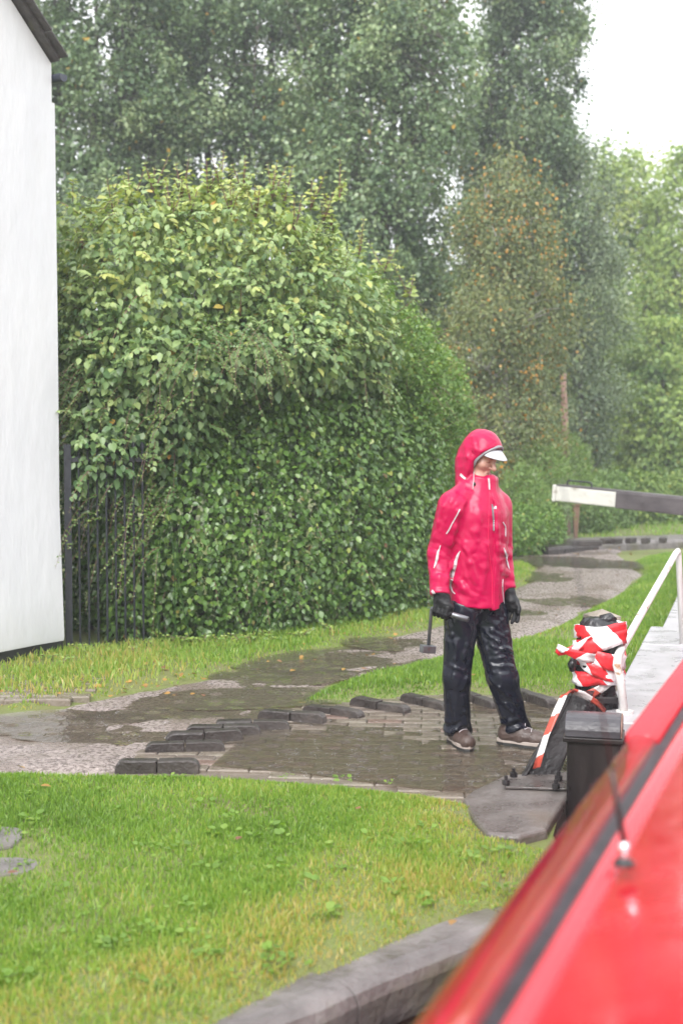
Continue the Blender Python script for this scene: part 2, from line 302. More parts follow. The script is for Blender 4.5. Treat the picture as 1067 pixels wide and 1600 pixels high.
M['fallen'] = leafmat('fallen', [(0, (0.22, 0.12, 0.03)), (0.6, (0.35, 0.20, 0.04)), (1, (0.16, 0.07, 0.04))], 0.5, 0.1)
# ================================================================== the setting
LOCK = [(-40, -60), (-2.6, -6), (-1.9, 0.6), (-1.35, 2.2), (-0.75, 3.12), (-0.083, 3.67), (0.17, 3.93), (0.385, 4.135), (0.70, 4.36), (0.90, 4.80), (0.90, 5.38), (1.04, 5.95), (1.25, 6.45)]
far_e = Vector((1.25, 6.45, 0)) + U * 130; LOCK.append((far_e.x, far_e.y))
bm = bmesh.new()
gl = [bm.verts.new((-150, y, 0)) for x, y in LOCK]; gr = [bm.verts.new((x, y, 0)) for x, y in LOCK]
for i in range(len(LOCK) - 1): bm.faces.new((gl[i], gr[i], gr[i + 1], gl[i + 1]))
me = bpy.data.meshes.new('ground'); bm.to_mesh(me); bm.free(); me.materials.append(M['soil'])
tag(link('ground', me), kind='structure')
# far bank of the lock
q0 = Vector((1.25, 6.45, 0)) - NL * 3.2
bm = bmesh.new()
qs = [q0 - U * 70, q0 + U * 130, q0 + U * 130 - NL * 90, q0 - U * 70 - NL * 90]
bm.faces.new([bm.verts.new(q) for q in qs]); me = bpy.data.meshes.new('far_bank'); bm.to_mesh(me); bm.free(); me.materials.append(M['soil'])
tag(link('far_bank', me), kind='structure')
m = MB(); m.add([q0 - U * 70, q0 + U * 130, q0 + U * 130 + Vector((0, 0, -2.2)), q0 - U * 70 + Vector((0, 0, -2.2))], [[0, 1, 2, 3]])
m.build('far_lock_wall', M['wallstone'], kind='structure')
# canal water
m = MB(); a = Vector((-45, -65, -0.62)); m.add([(-60, -62, -0.62), (60, -62, -0.62), (90, 140, -0.62), (-20, 140, -0.62)], [[0, 1, 2, 3]])
m.build('water', M['canal'], kind='structure')
m = MB(); m.add([(-60, -62, -2.2), (60, -62, -2.2), (90, 140, -2.2), (-20, 140, -2.2)], [[0, 1, 2, 3]])
m.build('canal_bed', M['mudbed'], kind='structure')
# lock wall with coping stones
lw = empty('lock_wall', (0.4, 4.1, 0), 'brick lock wall topped with worn rounded stone coping beside the boat', 'wall')
lo = Vector((0.4, 4.1, 0))
pts = [Vector((x, y, 0)) for x, y in LOCK[1:]]
m = MB(lo)
for a, b in zip(pts[:-1], pts[1:]):
    m.add([a + Vector((0, 0, 0.0)), b, b + Vector((0, 0, -2.2)), a + Vector((0, 0, -2.2))], [[0, 3, 2, 1]])
m.build('wall_face', M['wallstone'], lw)
def along(pts, s):
    for a, b in zip(pts[:-1], pts[1:]):
        l = (b - a).length
        if s <= l: return a + (b - a) * (s / l), (b - a).normalized()
        s -= l
    return pts[-1].copy(), (pts[-1] - pts[-2]).normalized()
cpts = [Vector((x, y, 0)) for x, y in LOCK[2:10]]
tot = sum((b - a).length for a, b in zip(cpts[:-1], cpts[1:])); s = 0; k = 0
prof = [(0.17, -0.10), (0.17, 0.022), (0.16, 0.030), (0.04, 0.036), (0.0, 0.030), (-0.03, 0.012), (-0.045, -0.02), (-0.045, -0.10), (-0.04, -0.13)]
while s < tot - 0.2:
    ln = [0.95, 0.8, 1.1][k % 3]; e = min(s + ln, tot); rings = []
    for t in np.linspace(s + 0.006, e - 0.006, 8):
        p, d = along(cpts, t); n = Vector((-d.y, d.x, 0))
        rings.append([p + n * (w + 0.008 * math.sin(t * 9 + k)) + Vector((0, 0, z + 0.004 * math.sin(t * 7 + k * 2) + (k % 2) * 0.004)) for w, z in prof])
    m = MB(lo); m.loft(rings, closed=True); m.build('coping_stone', M['stone'], lw, bevel=0.006)
    s = e; k += 1
# ---- surfaces built as height-field sheets
def sheet(name, polyg, step, zf, mat, kind='structure', parent=None):
    P0 = np.array(polyg); x0, y0 = P0.min(0) - step; x1, y1 = P0.max(0) + step
    xs = np.arange(x0, x1 + step, step); ys = np.arange(y0, y1 + step, step)
    X, Y = np.meshgrid(xs, ys, indexing='ij'); ins = inpoly(X, Y, polyg); ed = edgedist(X, Y, polyg)
    sd = np.where(ins, ed, -ed); Z = zf(X, Y, sd)
    keep = sd > -step * 1.5
    idx = np.full(X.shape, -1); cell = keep[:-1, :-1] & keep[1:, :-1] & keep[1:, 1:] & keep[:-1, 1:]
    used = np.zeros(X.shape, bool)
    for di in (0, 1):
        for dj in (0, 1): used[di:di + cell.shape[0], dj:dj + cell.shape[1]] |= cell
    idx[used] = np.arange(used.sum())
    V = np.stack([X[used], Y[used], Z[used]], 1)
    q = np.stack([idx[:-1, :-1][cell], idx[1:, :-1][cell], idx[1:, 1:][cell], idx[:-1, 1:][cell]], 1)
    o = link(name, np_mesh(name, V, [q], mat, True), parent)
    return tag(o, kind=kind)
def sstep(x, a, b):
    t = np.clip((x - a) / (b - a), 0, 1); return t * t * (3 - 2 * t)
PUD = []   # (x, y, rx, ry, rot, depth)
def pud(px, py, rx, ry, rot=0.0, depth=0.03):
    g = G(px, py); PUD.append((g.x, g.y, rx, ry, rot, depth))
pud(520, 1034, 0.62, 0.42, 0.5, 0.035); pud(440, 1062, 0.40, 0.30, 0.3, 0.03); pud(360, 1094, 0.60, 0.22, 0.3, 0.028); pud(120, 1126, 0.42, 0.16, 0.0, 0.028)
pud(40, 1145, 0.55, 0.14, 0.0, 0.022); pud(300, 1120, 0.5, 0.16, 0.1, 0.026); pud(230, 1160, 0.55, 0.13, 0, 0.022); pud(880, 942, 0.35, 0.35, 0.3, 0.022); pud(850, 905, 0.3, 0.6, 0.2, 0.022)
pud(905, 882, 0.6, 0.7, 0, 0.022); pud(815, 962, 0.3, 0.25, 0, 0.02); pud(945, 885, 0.5, 0.5, 0, 0.02); pud(850, 878, 0.5, 0.5, 0, 0.02); pud(610, 1010, 0.3, 0.3, 0.2, 0.02); pud(395, 1108, 0.4, 0.1, 0.2, 0.02)
def dips(X, Y):
    z = np.zeros_like(X)
    for x, y, rx, ry, r, d in PUD:
        c, s_ = math.cos(r), math.sin(r); u = ((X - x) * c + (Y - y) * s_) / rx; v = (-(X - x) * s_ + (Y - y) * c) / ry
        z -= d * np.exp(-(u * u + v * v) * 0.9)
    return z
def pathz(X, Y, sd):
    n = fbm(X * 1.7, Y * 1.7, 3) - 0.47; n2 = fbm(X * 9, Y * 9, 5) - 0.47
    return 0.034 + n * 0.045 + n2 * 0.022 + dips(X, Y) * 1.02 - 0.05 * (1 - sstep(sd, -0.06, 0.14))
PATH = pxpoly([(-260, 1140), (-60, 1118), (60, 1117), (130, 1100), (215, 1083), (330, 1062), (420, 1035), (520, 1016), (640, 992), (700, 975), (760, 950), (805, 922), (838, 905), (836, 882), (800, 868), (760, 858), (800, 846), (900, 842), (1000, 848), (960, 866), (985, 880), (1000, 900), (960, 935), (905, 960), (860, 985), (800, 1005), (720, 1020), (650, 1040), (560, 1060), (500, 1080), (470, 1096), (410, 1125), (300, 1152), (180, 1210), (-260, 1230)])
sheet('path', PATH, 0.032, pathz, M['gravel'])
WATERZ = 0.022
pw = 0
for gi, (x, y, rx, ry, r, d) in enumerate(PUD):
    m = MB((x, y, 0)); n = 28; ring = []
    for k in range(n):
        a = 2 * math.pi * k / n; rr = 1.35 + 0.12 * math.sin(3 * a + gi); u = math.cos(a) * rx * rr; v = math.sin(a) * ry * rr
        ring.append(Vector((x + u * math.cos(r) - v * math.sin(r), y + u * math.sin(r) + v * math.cos(r), WATERZ + gi * 0.0006)))
    m.add(ring, [list(range(n))]); m.build('puddle', M['puddle'], kind='structure')
# ---- brick paving of the gate's walking arc
pav = empty('brick_paving', (0.2, 7.0, 0)); pav['kind'] = 'structure'
po = Vector((0.2, 7.0, 0))
PAVE = pxpoly([(165, 1208), (215, 1172), (250, 1156), (290, 1143), (350, 1130), (410, 1117), (480, 1107), (560, 1101), (640, 1093), (730, 1089), (820, 1089), (930, 1089), (990, 1120), (960, 1180), (890, 1243), (760, 1262), (640, 1246), (480, 1224), (320, 1214)])
bed = sheet('mortar_bed', PAVE, 0.06, lambda X, Y, sd: 0.008 + 0 * X, M['mudbed'], kind='', parent=pav); bed.location = -po
bl, bw, gap = 0.215, 0.105, 0.004
rot = math.radians(-4); cr_, sr_ = math.cos(rot), math.sin(rot)
protos = []
for i in range(4):
    mm = MB(); mm.box((0, 0, -0.012), (bl - gap, bw - gap, 0.045)); me = mm.mesh('brick', M['paver%d' % i]); b_ = bmesh.new(); b_.from_mesh(me)
    bmesh.ops.bevel(b_, geom=[e for e in b_.edges if all(v.co.z > 0 for v in e.verts)], offset=0.006, segments=1, affect='EDGES'); b_.to_mesh(me); b_.free(); protos.append(me)
spots = []
for j in range(-18, 26):
    for i in range(-16, 16):
        u = (i + 0.5 * (j % 2)) * bl; v = j * bw; x = 0.3 + u * cr_ - v * sr_; y = 6.6 + u * sr_ + v * cr_; spots.append((x, y))
spots = np.array(spots); ins = inpoly(spots[:, 0], spots[:, 1], PAVE) & (edgedist(spots[:, 0], spots[:, 1], PAVE) > 0.04); spots = spots[ins]
order = np.argsort(np.hypot(spots[:, 0], spots[:, 1])); spots = spots[order]
restm = MB(po)
for n_, (x, y) in enumerate(spots):
    z = 0.012 + 0.012 * (vnoise(np.array(x * 1.6), np.array(y * 1.6), 2) - 0.5) + random.uniform(-0.0015, 0.0015)
    k = random.choices(range(4), (4, 4, 4, 1))[0]
    if n_ < 300:
        o = link('brick', protos[k], pav, Vector((x, y, z)) - po); o.rotation_euler = (random.gauss(0, 0.008), random.gauss(0, 0.008), rot + random.gauss(0, 0.01))
    else:
        restm.box((x, y, z - 0.012), (bl - gap, bw - gap, 0.045), Matrix.Rotation(rot, 3, 'Z'))
if restm.v: restm.build('brick_far', M['paver1'], pav, kind='stuff')
FILM = pxpoly([(330, 1204), (400, 1140), (460, 1134), (560, 1122), (650, 1112), (780, 1103), (900, 1104), (930, 1150), (890, 1215), (760, 1250), (640, 1238), (480, 1216)])
m = MB(po); m.add([(x, y, 0.0250) for x, y in FILM], [list(range(len(FILM)))[::-1]]); m.build('puddle', M['film'], kind='structure').location = po
# ---- heel grips: bull-nosed blue bricks laid two by two
HEEL = [((181, 1203), (313, 1203)), ((226, 1174), (352, 1171)), ((256, 1160), (380, 1156)), ((294, 1148), (408, 1147)), ((346, 1139), (453, 1138)), ((410, 1122), (508, 1131)), ((482, 1111), (566, 1123)), ((560, 1104), (637, 1116)), ((642, 1098), (700, 1112)), ((731, 1094), (777, 1108)), ((822, 1093), (866, 1106))]
HL = ['heel grip of dark bricks at the edge of the near lawn, lowest of the arc', 'dark brick heel grip second in the arc, just above the one at the lawn', 'dark brick heel grip third in the arc, counted from the lawn', 'dark brick heel grip fourth in the arc, counted from the lawn', 'dark brick heel grip fifth in the arc, with a chipped outer end', 'dark brick heel grip sixth in the arc, where the grass begins', 'dark brick heel grip below the left tip of the grass strip', 'dark brick heel grip beside the grass strip, third before the standing person', 'dark brick heel grip partly hidden behind the straight black trouser leg', 'dark brick heel grip seen between the two trouser legs', 'dark brick heel grip between the person and the taped gear']
for i, (a, b) in enumerate(HEEL):
    A = G(*a, 0.02); B = G(*b, 0.02); d = (B - A).normalized(); A = B - d * 0.43; mid = (A + B) / 2; n = Vector((-d.y, d.x, 0))
    h = empty('heel_grip', (mid.x, mid.y, 0), HL[i], 'heel grip', 'brick heel grips around the gate arc')
    for half in (0, 1):
        s0 = -0.213 if half == 0 else 0.003; s1 = -0.003 if half == 0 else 0.213
        pr = []; rr = 0.045 if not (i == 4 and half == 0) else 0.02; hz = 0.078 + random.uniform(-0.004, 0.004); wz = 0.038
        # side outline with a rounded outer nose
        out = []
        lo_, hi_ = s0, s1
        if half == 0: out = [(lo_, -0.02)] + [(lo_ + rr - rr * math.cos(t), hz - rr + rr * math.sin(t)) for t in np.linspace(0, math.pi / 2, 5)] + [(hi_, hz), (hi_, -0.02)]
        else: out = [(lo_, -0.02), (lo_, hz)] + [(hi_ - rr + rr * math.sin(t), hz - rr + rr * math.cos(t)) for t in np.linspace(0, math.pi / 2, 5)] + [(hi_, -0.02)]
        mm = MB(); off = Vector((0, 0, random.uniform(-0.010, 0.002))) + n * random.uniform(-0.005, 0.005)
        mm.loft([[d * s + n * w + Vector((0, 0, z)) + off for s, z in out] for w in (-wz, wz)])
        ob = mm.build('brick', M['bluebrick'], h, bevel=random.choice((0.005, 0.008, 0.011))); ob.rotation_euler = (random.gauss(0, 0.03), random.gauss(0, 0.03), random.gauss(0, 0.02))
# ---- lawns
def lawnz(h, seed):
    return lambda X, Y, sd: (h + 0.03 * (fbm(X * 1.5, Y * 1.5, seed) - 0.47)) * sstep(sd, -0.05, 0.18) - 0.01 * (1 - sstep(sd, -0.1, 0.02))
LAWN1 = pxpoly([(-420, 1222), (0, 1217), (200, 1220), (330, 1223), (480, 1230), (600, 1243), (680, 1253), (735, 1264), (768, 1270), (752, 1290), (768, 1314), (850, 1332), (900, 1345), (890, 1400), (830, 1436), (758, 1446), (620, 1502), (500, 1565), (415, 1604), (240, 1700), (-100, 1790), (-800, 1790), (-800, 1400)])
LAWN2 = pxpoly([(470, 1098), (510, 1078), (570, 1058), (660, 1037), (730, 1018), (810, 1002), (870, 982), (915, 957), (965, 932), (1005, 900), (990, 878), (1030, 868), (1067, 871), (1130, 878), (1085, 960), (1020, 1060), (960, 1090), (870, 1090), (730, 1087), (640, 1089), (560, 1097), (480, 1105)])
VERGE = pxpoly([(-300, 1100), (-60, 1090), (30, 1112), (130, 1097), (215, 1081), (330, 1060), (420, 1033), (520, 1014), (640, 990), (700, 973), (760, 948), (806, 920), (836, 905), (834, 884), (800, 880), (740, 905), (660, 935), (560, 970), (420, 993), (250, 1008), (100, 1018), (-100, 1050), (-300, 1075)])
GREEN = pxpoly([(900, 838), (1100, 836), (1300, 842), (1300, 815), (1100, 812), (900, 818)])
L1 = sheet('lawn', LAWN1, 0.06, lawnz(0.055, 1), M['soil']); L2 = sheet('lawn', LAWN2, 0.08, lawnz(0.05, 2), M['soil']); L3 = sheet('verge', VERGE, 0.08, lawnz(0.04, 4), M['soil'])
def grass(name, polyg, dens, hgt, wid, zf, mat, dry=None, bare=None, simple=False, seed=0, clumpy=0.6, label=None):
    rg = np.random.default_rng(seed + 11); P0 = np.array(polyg); a, b = P0.min(0), P0.max(0)
    n = int((b - a).prod() * dens); X = rg.uniform(a[0], b[0], n); Y = rg.uniform(a[1], b[1], n)
    vis = (np.abs(X) < Y * 0.30 + 0.5) & (Y > 2.6); X, Y = X[vis], Y[vis]
    ins = inpoly(X, Y, polyg); X, Y = X[ins], Y[ins]
    sd = edgedist(X, Y, polyg); c = fbm(X * 2.3, Y * 2.3, seed + 20); keep = rg.random(len(X)) < np.clip(1.6 * (c - 0.47) * clumpy * 4 + 0.85, 0.45, 1)
    if bare is not None: keep &= rg.random(len(X)) > bare(X, Y)
    X, Y, sd, c = X[keep], Y[keep], sd[keep], c[keep]; n = len(X); Z = zf(X, Y, sd) - 0.004
    h = hgt * rg.uniform(0.45, 1.15, n) * (0.35 + 0.65 * sstep(sd, 0.0, 0.25)) * (0.6 + 0.9 * fbm(X * 4, Y * 4, seed + 31)); w = wid * rg.uniform(0.7, 1.3, n)
    az = rg.uniform(0, 2 * np.pi, n); lean = np.abs(rg.normal(0.35, 0.32, n)); la = rg.uniform(0, 2 * np.pi, n)
    sx_, sy_ = np.cos(az) * w / 2, np.sin(az) * w / 2; lx, ly = np.cos(la) * lean * h, np.sin(la) * lean * h
    rnd = np.clip(rg.normal(0.38, 0.2, n) + (c - 0.47) * -0.5 + (dry(X, Y) if dry is not None else 0) * rg.uniform(0.4, 1.0, n), 0, 1)
    B1 = np.stack([X - sx_, Y - sy_, Z], 1); B2 = np.stack([X + sx_, Y + sy_, Z], 1); T = np.stack([X + lx, Y + ly, Z + h * np.sqrt(np.clip(1 - lean ** 2 * 0.6, 0.15, 1))], 1)
    if simple:
        V = np.concatenate([B1, B2, T]); i = np.arange(n); polys = [np.stack([i, i + n, i + 2 * n], 1)]; at = np.tile(rnd, 3)
    else:
        mz = Z + h * 0.55; M1 = np.stack([X - sx_ * .8 + lx * .33, Y - sy_ * .8 + ly * .33, mz], 1); M2 = np.stack([X + sx_ * .8 + lx * .33, Y + sy_ * .8 + ly * .33, mz], 1)
        V = np.concatenate([B1, B2, M1, M2, T]); i = np.arange(n); polys = [np.stack([i, i + n, i + 3 * n, i + 2 * n], 1), np.stack([i + 2 * n, i + 3 * n, i + 4 * n], 1)]; at = np.tile(rnd, 5)
    o = link(name, np_mesh(name, V, polys, mat, False, {'rnd': at})); return tag(o, label, kind='stuff')
lk = [Vector((x, y, 0)) for x, y in LOCK[2:11]]
def lockdist(X, Y):
    d = np.full(X.shape, 1e9)
    for a, b in zip(lk[:-1], lk[1:]):
        dx, dy = b.x - a.x, b.y - a.y; t = np.clip(((X - a.x) * dx + (Y - a.y) * dy) / (dx * dx + dy * dy), 0, 1); d = np.minimum(d, np.hypot(X - a.x - t * dx, Y - a.y - t * dy))
    return d
bareC = [(G(810, 1345), 0.34), (G(790, 1400), 0.22), (G(705, 1285), 0.14), (G(560, 1475), 0.16), (G(680, 1450), 0.2), (G(150, 1560), 0.12), (G(20, 1345), 0.3), (G(20, 1380), 0.25)]
def bare1(X, Y):
    b = np.zeros_like(X)
    for g, r in bareC: b = np.maximum(b, 0.85 * np.exp(-((X - g.x) ** 2 + (Y - g.y) ** 2) / r ** 2 * (0.6 + fbm(X * 6, Y * 6, 77))))
    return np.maximum(b, 0.45 * sstep(-lockdist(X, Y), -0.45, -0.24))
def dry1(X, Y): return 0.02 + 0.55 * sstep(-lockdist(X, Y), -1.1, -0.35) + 0.9 * (fbm(X * 2.2, Y * 2.2, 55) - 0.46)
grass('grass', LAWN1, 20000, 0.036, 0.0055, lawnz(0.055, 1), M['hayleaf'], dry1, bare1, seed=1, label='near lawn of short bright green grass running down to the lock coping')
grass('grass', LAWN2, 4500, 0.06, 0.009, lawnz(0.05, 2), M['hayleaf'], lambda X, Y: 0.5 * (fbm(X * 1.2, Y * 1.2, 9) - 0.42) - 0.05, lambda X, Y: 0.9 * np.exp(-((X - G(905, 1003).x) ** 2 + (Y - G(905, 1003).y) ** 2) / 0.1), seed=2, label='strip of green grass between the wet path and the lock gate')
grass('grass', VERGE, 2200, 0.07, 0.011, lawnz(0.04, 4), M['hayleaf'], lambda X, Y: 0.22 + 0.25 * sstep(-X, 0.3, 2.0) + 0.5 * (fbm(X * 1.2, Y * 1.2, 19) - 0.42), lambda X, Y: np.clip(1.6 * (fbm(X * 1.1, Y * 1.1, 44) - 0.38) * 1.6, 0, 0.93) * sstep(-X, 0.3, 1.6), seed=3, label='ragged verge of grass and weeds along the foot of the hedge')
FARG = pxpoly([(905, 852), (1200, 850), (1300, 812), (900, 815)])
grass('grass', FARG, 60, 0.14, 0.04, lambda X, Y, sd: 0 * X, M['hayleaf'], simple=True, seed=4, label='far strip of grass beyond the raised kerb')
# slabs in the near lawn
for (px, py, w, d_, rz, lb) in [(-40, 1330, 0.36, 0.34, 0.15, 'pale wet stone slab sunk in the near lawn, the upper of two'), (-20, 1377, 0.42, 0.20, -0.12, 'pale wet stone slab sunk in the near lawn, the lower of two')]:
    g = G(px, py); mm = MB(); n = 14; ring = []
    for k in range(n):
        a = 2 * math.pi * k / n; rr = 1 + 0.10 * math.sin(2 * a + rz * 9) + random.uniform(-0.05, 0.05); ring.append((w / 2 * rr * math.copysign(abs(math.cos(a)) ** 0.6, math.cos(a)), d_ / 2 * rr * math.copysign(abs(math.sin(a)) ** 0.6, math.sin(a))))
    mm.loft([[Vector((x, y, -0.03)) for x, y in ring], [Vector((x, y, 0.060)) for x, y in ring]])
    o = mm.build('stone_slab', M['stone'], bevel=0.012); o.location = (g.x, g.y, 0.0); tag(o, lb, 'slab', 'stone slabs in the near lawn')
# paving beside the white house
hp = empty('yard_paving', G(0, 1080)); hp['kind'] = 'structure'; hpo = Vector(hp.location)
for j in range(9):
    for i in range(9):
        g = G(20, 1082) + Vector((-1.3 + i * 0.21 + (j % 2) * 0.1, -0.42 + j * 0.105, 0))
        if not (-0.3 < (G(95, 1078).x - g.x)): continue
        o = link('brick', protos[(i * 3 + j * 5) % 3], hp, g - hpo + Vector((0, 0, 0.035 + random.uniform(-0.003, 0.003)))); o.rotation_euler = (random.gauss(0, 0.015), random.gauss(0, 0.015), 0.05 + random.gauss(0, 0.02))
# ---- concrete pad at the gate heel
cp = empty('concrete_pad', G(815, 1275), 'wet concrete pad with rounded nose at the lock edge under the bolted strut', 'pad'); cpo = Vector(cp.location)
top = [G(*p) for p in [(722, 1262), (736, 1250), (788, 1224), (900, 1218), (945, 1228), (900, 1250), (884, 1262), (869, 1284), (854, 1311), (812, 1322), (760, 1318), (738, 1292)]]
mm = MB(cpo); mm.loft([[p + Vector((0, 0, -0.6)) for p in top], [p + Vector((0, 0, 0.045)) for p in top]][::1]); mm.build('slab', M['concrete'], cp, bevel=0.018, seg=3)
# ================================================================== white house
C0 = G(91, 1026); UH = U.copy(); NH = Vector((UH.y, -UH.x, 0))          # NH: outwards, to the lock
UH = (G(-10, 1046) - C0); UH.z = 0; UH = -UH.normalized(); NH = Vector((UH.y, -UH.x, 0))
house = empty('white_house', C0, 'tall white rendered house gable with black plinth at the edge of the view', 'house')
HT = 4.62; LN = 7.0; PITCHR = math.radians(41)
def hp_(s, z, o=0.0): return C0 - UH * s + NH * o + Vector((0, 0, z))
mm = MB(C0); ap = LN / 2
outl = [(0, 0.0), (0, HT), (ap, HT + ap * math.tan(PITCHR)), (LN, HT), (LN, 0.0)]
mm.loft([[hp_(s, z, 0.0) for s, z in outl], [hp_(s, z, -8.0) for s, z in outl]]); wallo = mm.build('wall', M['white_wall'], house)
# uneven render: a few rows of verts bulging near the ground
mm = MB(C0); rings = []
for z, o_ in ((0.13, 0.045), (0.16, 0.05), (0.5, 0.035), (1.2, 0.018), (2.6, 0.012), (HT - 0.3, 0.010)):
    rings.append([hp_(s, z + 0.004 * math.sin(s * 5), o_ + 0.006 * math.sin(s * 2.1 + z * 3)) for s in np.linspace(-0.02, LN, 24)])
mm.loft(rings, closed=False, cap=False); mm.build('render_coat', M['white_wall'], house, smooth=True)
mm = MB(C0); mm.loft([[hp_(s, z, 0.03) for s, z in ((-0.025, -0.05), (-0.025, 0.135), (LN, 0.135), (LN, -0.05))], [hp_(s, z, -8) for s, z in ((-0.025, -0.05), (-0.025, 0.135), (LN, 0.135), (LN, -0.05))]]); mm.build('plinth', M['plinth'], house)
dv = Vector((0, 0, 1)); sl = math.tan(PITCHR)
roof = None
mm = MB(C0); t = 0.03
sec = [(-0.01, HT - 0.01 * sl + 0.0), (ap, HT + ap * sl), (ap, HT + ap * sl + t), (-0.01, HT - 0.01 * sl + t)]
mm.loft([[hp_(s, z + 0.02, 0.08) for s, z in sec], [hp_(s, z + 0.02, -8) for s, z in sec]])
sec = [(LN + 0.1, HT - 0.1 * sl), (ap, HT + ap * sl), (ap, HT + ap * sl + t), (LN + 0.1, HT - 0.1 * sl + t)]
mm.loft([[hp_(s, z + 0.02, 0.08) for s, z in sec], [hp_(s, z + 0.02, -8) for s, z in sec]])
roof = mm.build('roof', M['verge'], house)
for k in range(22):                                                        # verge tiles, one by one
    s0 = -0.03 + k * 0.17; z0 = HT + s0 * sl
    mm = MB(C0); c = hp_(s0 + 0.09, z0 + 0.09 * sl + 0.060 + 0.005 * (k % 2), 0.09)
    rotm = Matrix((tuple(-UH), tuple(NH), (0, 0, 1))).transposed() @ Matrix.Rotation(-PITCHR + 0.03, 3, 'Y')
    mm.box(c, (0.23, 0.12, 0.013), rotm); mm.build('verge_tile', M['verge'], roof, bevel=0.004)
mm = MB(C0); gs = []
for o_ in (0.07, -8.0):
    gs.append([hp_(-0.06 + 0.042 * math.cos(a), HT - 0.09 + 0.042 * math.sin(a), o_) for a in np.linspace(math.pi, 2 * math.pi, 9)] + [hp_(-0.06 + 0.036 * math.cos(a), HT - 0.09 + 0.015, o_) for a in (0, math.pi)])
mm.loft(gs); mm.build('gutter', M['gutter'], house)
# ================================================================== iron gate between house and hedge
gp = P(106, 1020, 10.5); gp.z = 0
gate = empty('iron_gate', gp, 'black iron bar gate between the white house and the overgrown hedge', 'gate')
gd = (G(262, 1016) - G(106, 1022)); gd.z = 0; gd.normalize()
b0 = G(109, 1022)
mm = MB(gp); mm.box(b0 + Vector((0, 0, 0.84)), (0.055, 0.055, 1.68), Matrix.Rotation(math.atan2(gd.y, gd.x), 3, 'Z')); mm.build('post', M['iron'], gate)
for z in (0.05, 1.56):
    mm = MB(gp); mm.box(b0 + gd * 0.33 + Vector((0, 0, z)), (0.64, 0.03, 0.04), Matrix.Rotation(math.atan2(gd.y, gd.x), 3, 'Z')); mm.build('rail', M['iron'], gate)
for k in range(1, 9):
    q = b0 + gd * (0.015 + 0.072 * k)
    mm = MB(gp); mm.tube([q + Vector((0, 0, 0.03)), q + Vector((0, 0, 1.64))], 0.009, 8); br_ = mm.build('bar', M['iron'], gate)
    mm = MB(gp); mm.tube([q + Vector((0, 0, 1.63)), q + Vector((0, 0, 1.65)), q + Vector((0, 0, 1.68)), q + Vector((0, 0, 1.70))], [0.010, 0.018, 0.018, 0.004], 8); mm.build('finial', M['iron'], br_)
# ================================================================== lock gate walkway and handrail
WZ = 0.30
def WL(y): return 1.59 + (y - 7.2) * 0.316      # its towpath edge
gd2 = Vector((0.316, 1, 0)).normalized(); gn = Vector((-gd2.y, gd2.x, 0)) * -1
lg = empty('lock_gate', (WL(6.6) + 0.2, 6.6, 0), 'lock gate with wet grey walkway boards and a sloping white handrail', 'lock gate'); lgo = Vector(lg.location)
def gpt(y, w, z): return Vector((WL(y), y, z)) + gn * w
mm = MB(lgo); mm.loft([[gpt(6.25, w, z) for w, z in ((0.05, -2), (0.05, WZ - 0.07), (0.55, WZ - 0.07), (0.55, -2))], [gpt(16.5, w, z) for w, z in ((0.05, -2), (0.05, WZ - 0.07), (0.55, WZ - 0.07), (0.55, -2))]]); mm.build('gate_leaf', M['blackpaint'], lg)
for (ya, yb, w0, dz) in ((6.28, 8.735, -0.02, 0.0), (8.765, 9.62, -0.02, 0.004), (9.64, 16.6, 0.06, -0.012)):
    mm = MB(lgo); mm.loft([[gpt(y, w, WZ + dz + z) for w, z in ((w0, -0.07), (w0, 0), (0.62, 0), (0.62, -0.07))] for y in (ya, yb)]); mm.build('walkway_board', M['walkway'], lg, bevel=0.008)
mm = MB(lgo)
na = P(975, 1122, 6.45); ntop = P(963, 1030, 6.45); ftop = P(1058, 862, 8.77); fbot = P(1066, 1009, 8.77)
mm.tube([Vector((ntop.x + 0.045, 6.46, WZ - 0.02)), Vector((ntop.x + 0.02, 6.455, ntop.z - 0.10)), ntop + Vector((0, 0, -0.03)), ntop + Vector((0.012, 0.03, 0.01))] + [ntop.lerp(ftop, t) + Vector((0, 0, 0.012)) for t in (0.05, 0.5, 0.95)] + [ftop + Vector((0, 0, 0.004)), ftop + Vector((0.012, 0.02, -0.03)), fbot], 0.0215, 12)
mm.build('handrail', M['whiterail'], lg, smooth=True)
mm = MB(lgo); mm.tube([Vector((ntop.x + 0.045, 6.46, WZ - 0.01)), Vector((ntop.x + 0.045, 6.46, WZ + 0.015))], 0.045, 12); mm.build('flange', M['whiterail'], lg)
# ================================================================== black bollard with rounded cap
bp_ = G(930, 1268); bY = 5.85
bl_ = empty('gate_bollard', (1.165, bY, 0), 'squat black timber post with a rounded cap in front of the taped gear', 'post'); blo = Vector(bl_.location)
ang = math.radians(-14); Rz = Matrix.Rotation(ang, 3, 'Z')
mm = MB(blo); mm.box(blo + Vector((0, 0, -0.03)), (0.235, 0.20, 0.70), Rz); mm.build('shaft', M['blackpaint'], bl_, bevel=0.008)
mm = MB(blo); mm.box(blo + Vector((0, 0, 0.324)), (0.27, 0.235, 0.022), Rz); mm.build('collar', M['blackpaint'], bl_, bevel=0.004)
prof = [(-0.112, 0.0)] + [(0.112 * -math.cos(t) * 1.0, 0.02 + 0.075 * math.sin(t) ** 0.8) for t in np.linspace(0.1, math.pi - 0.1, 12)] + [(0.112, 0.0)]
mm = MB(blo); mm.loft([[blo + Vector((0, 0, 0.337)) + Rz @ Vector((x, y, z)) for y, z in prof] for x in (-0.128, 0.122)]); capo = mm.build('cap', M['skylitblack'], bl_, smooth=False, bevel=0.004)
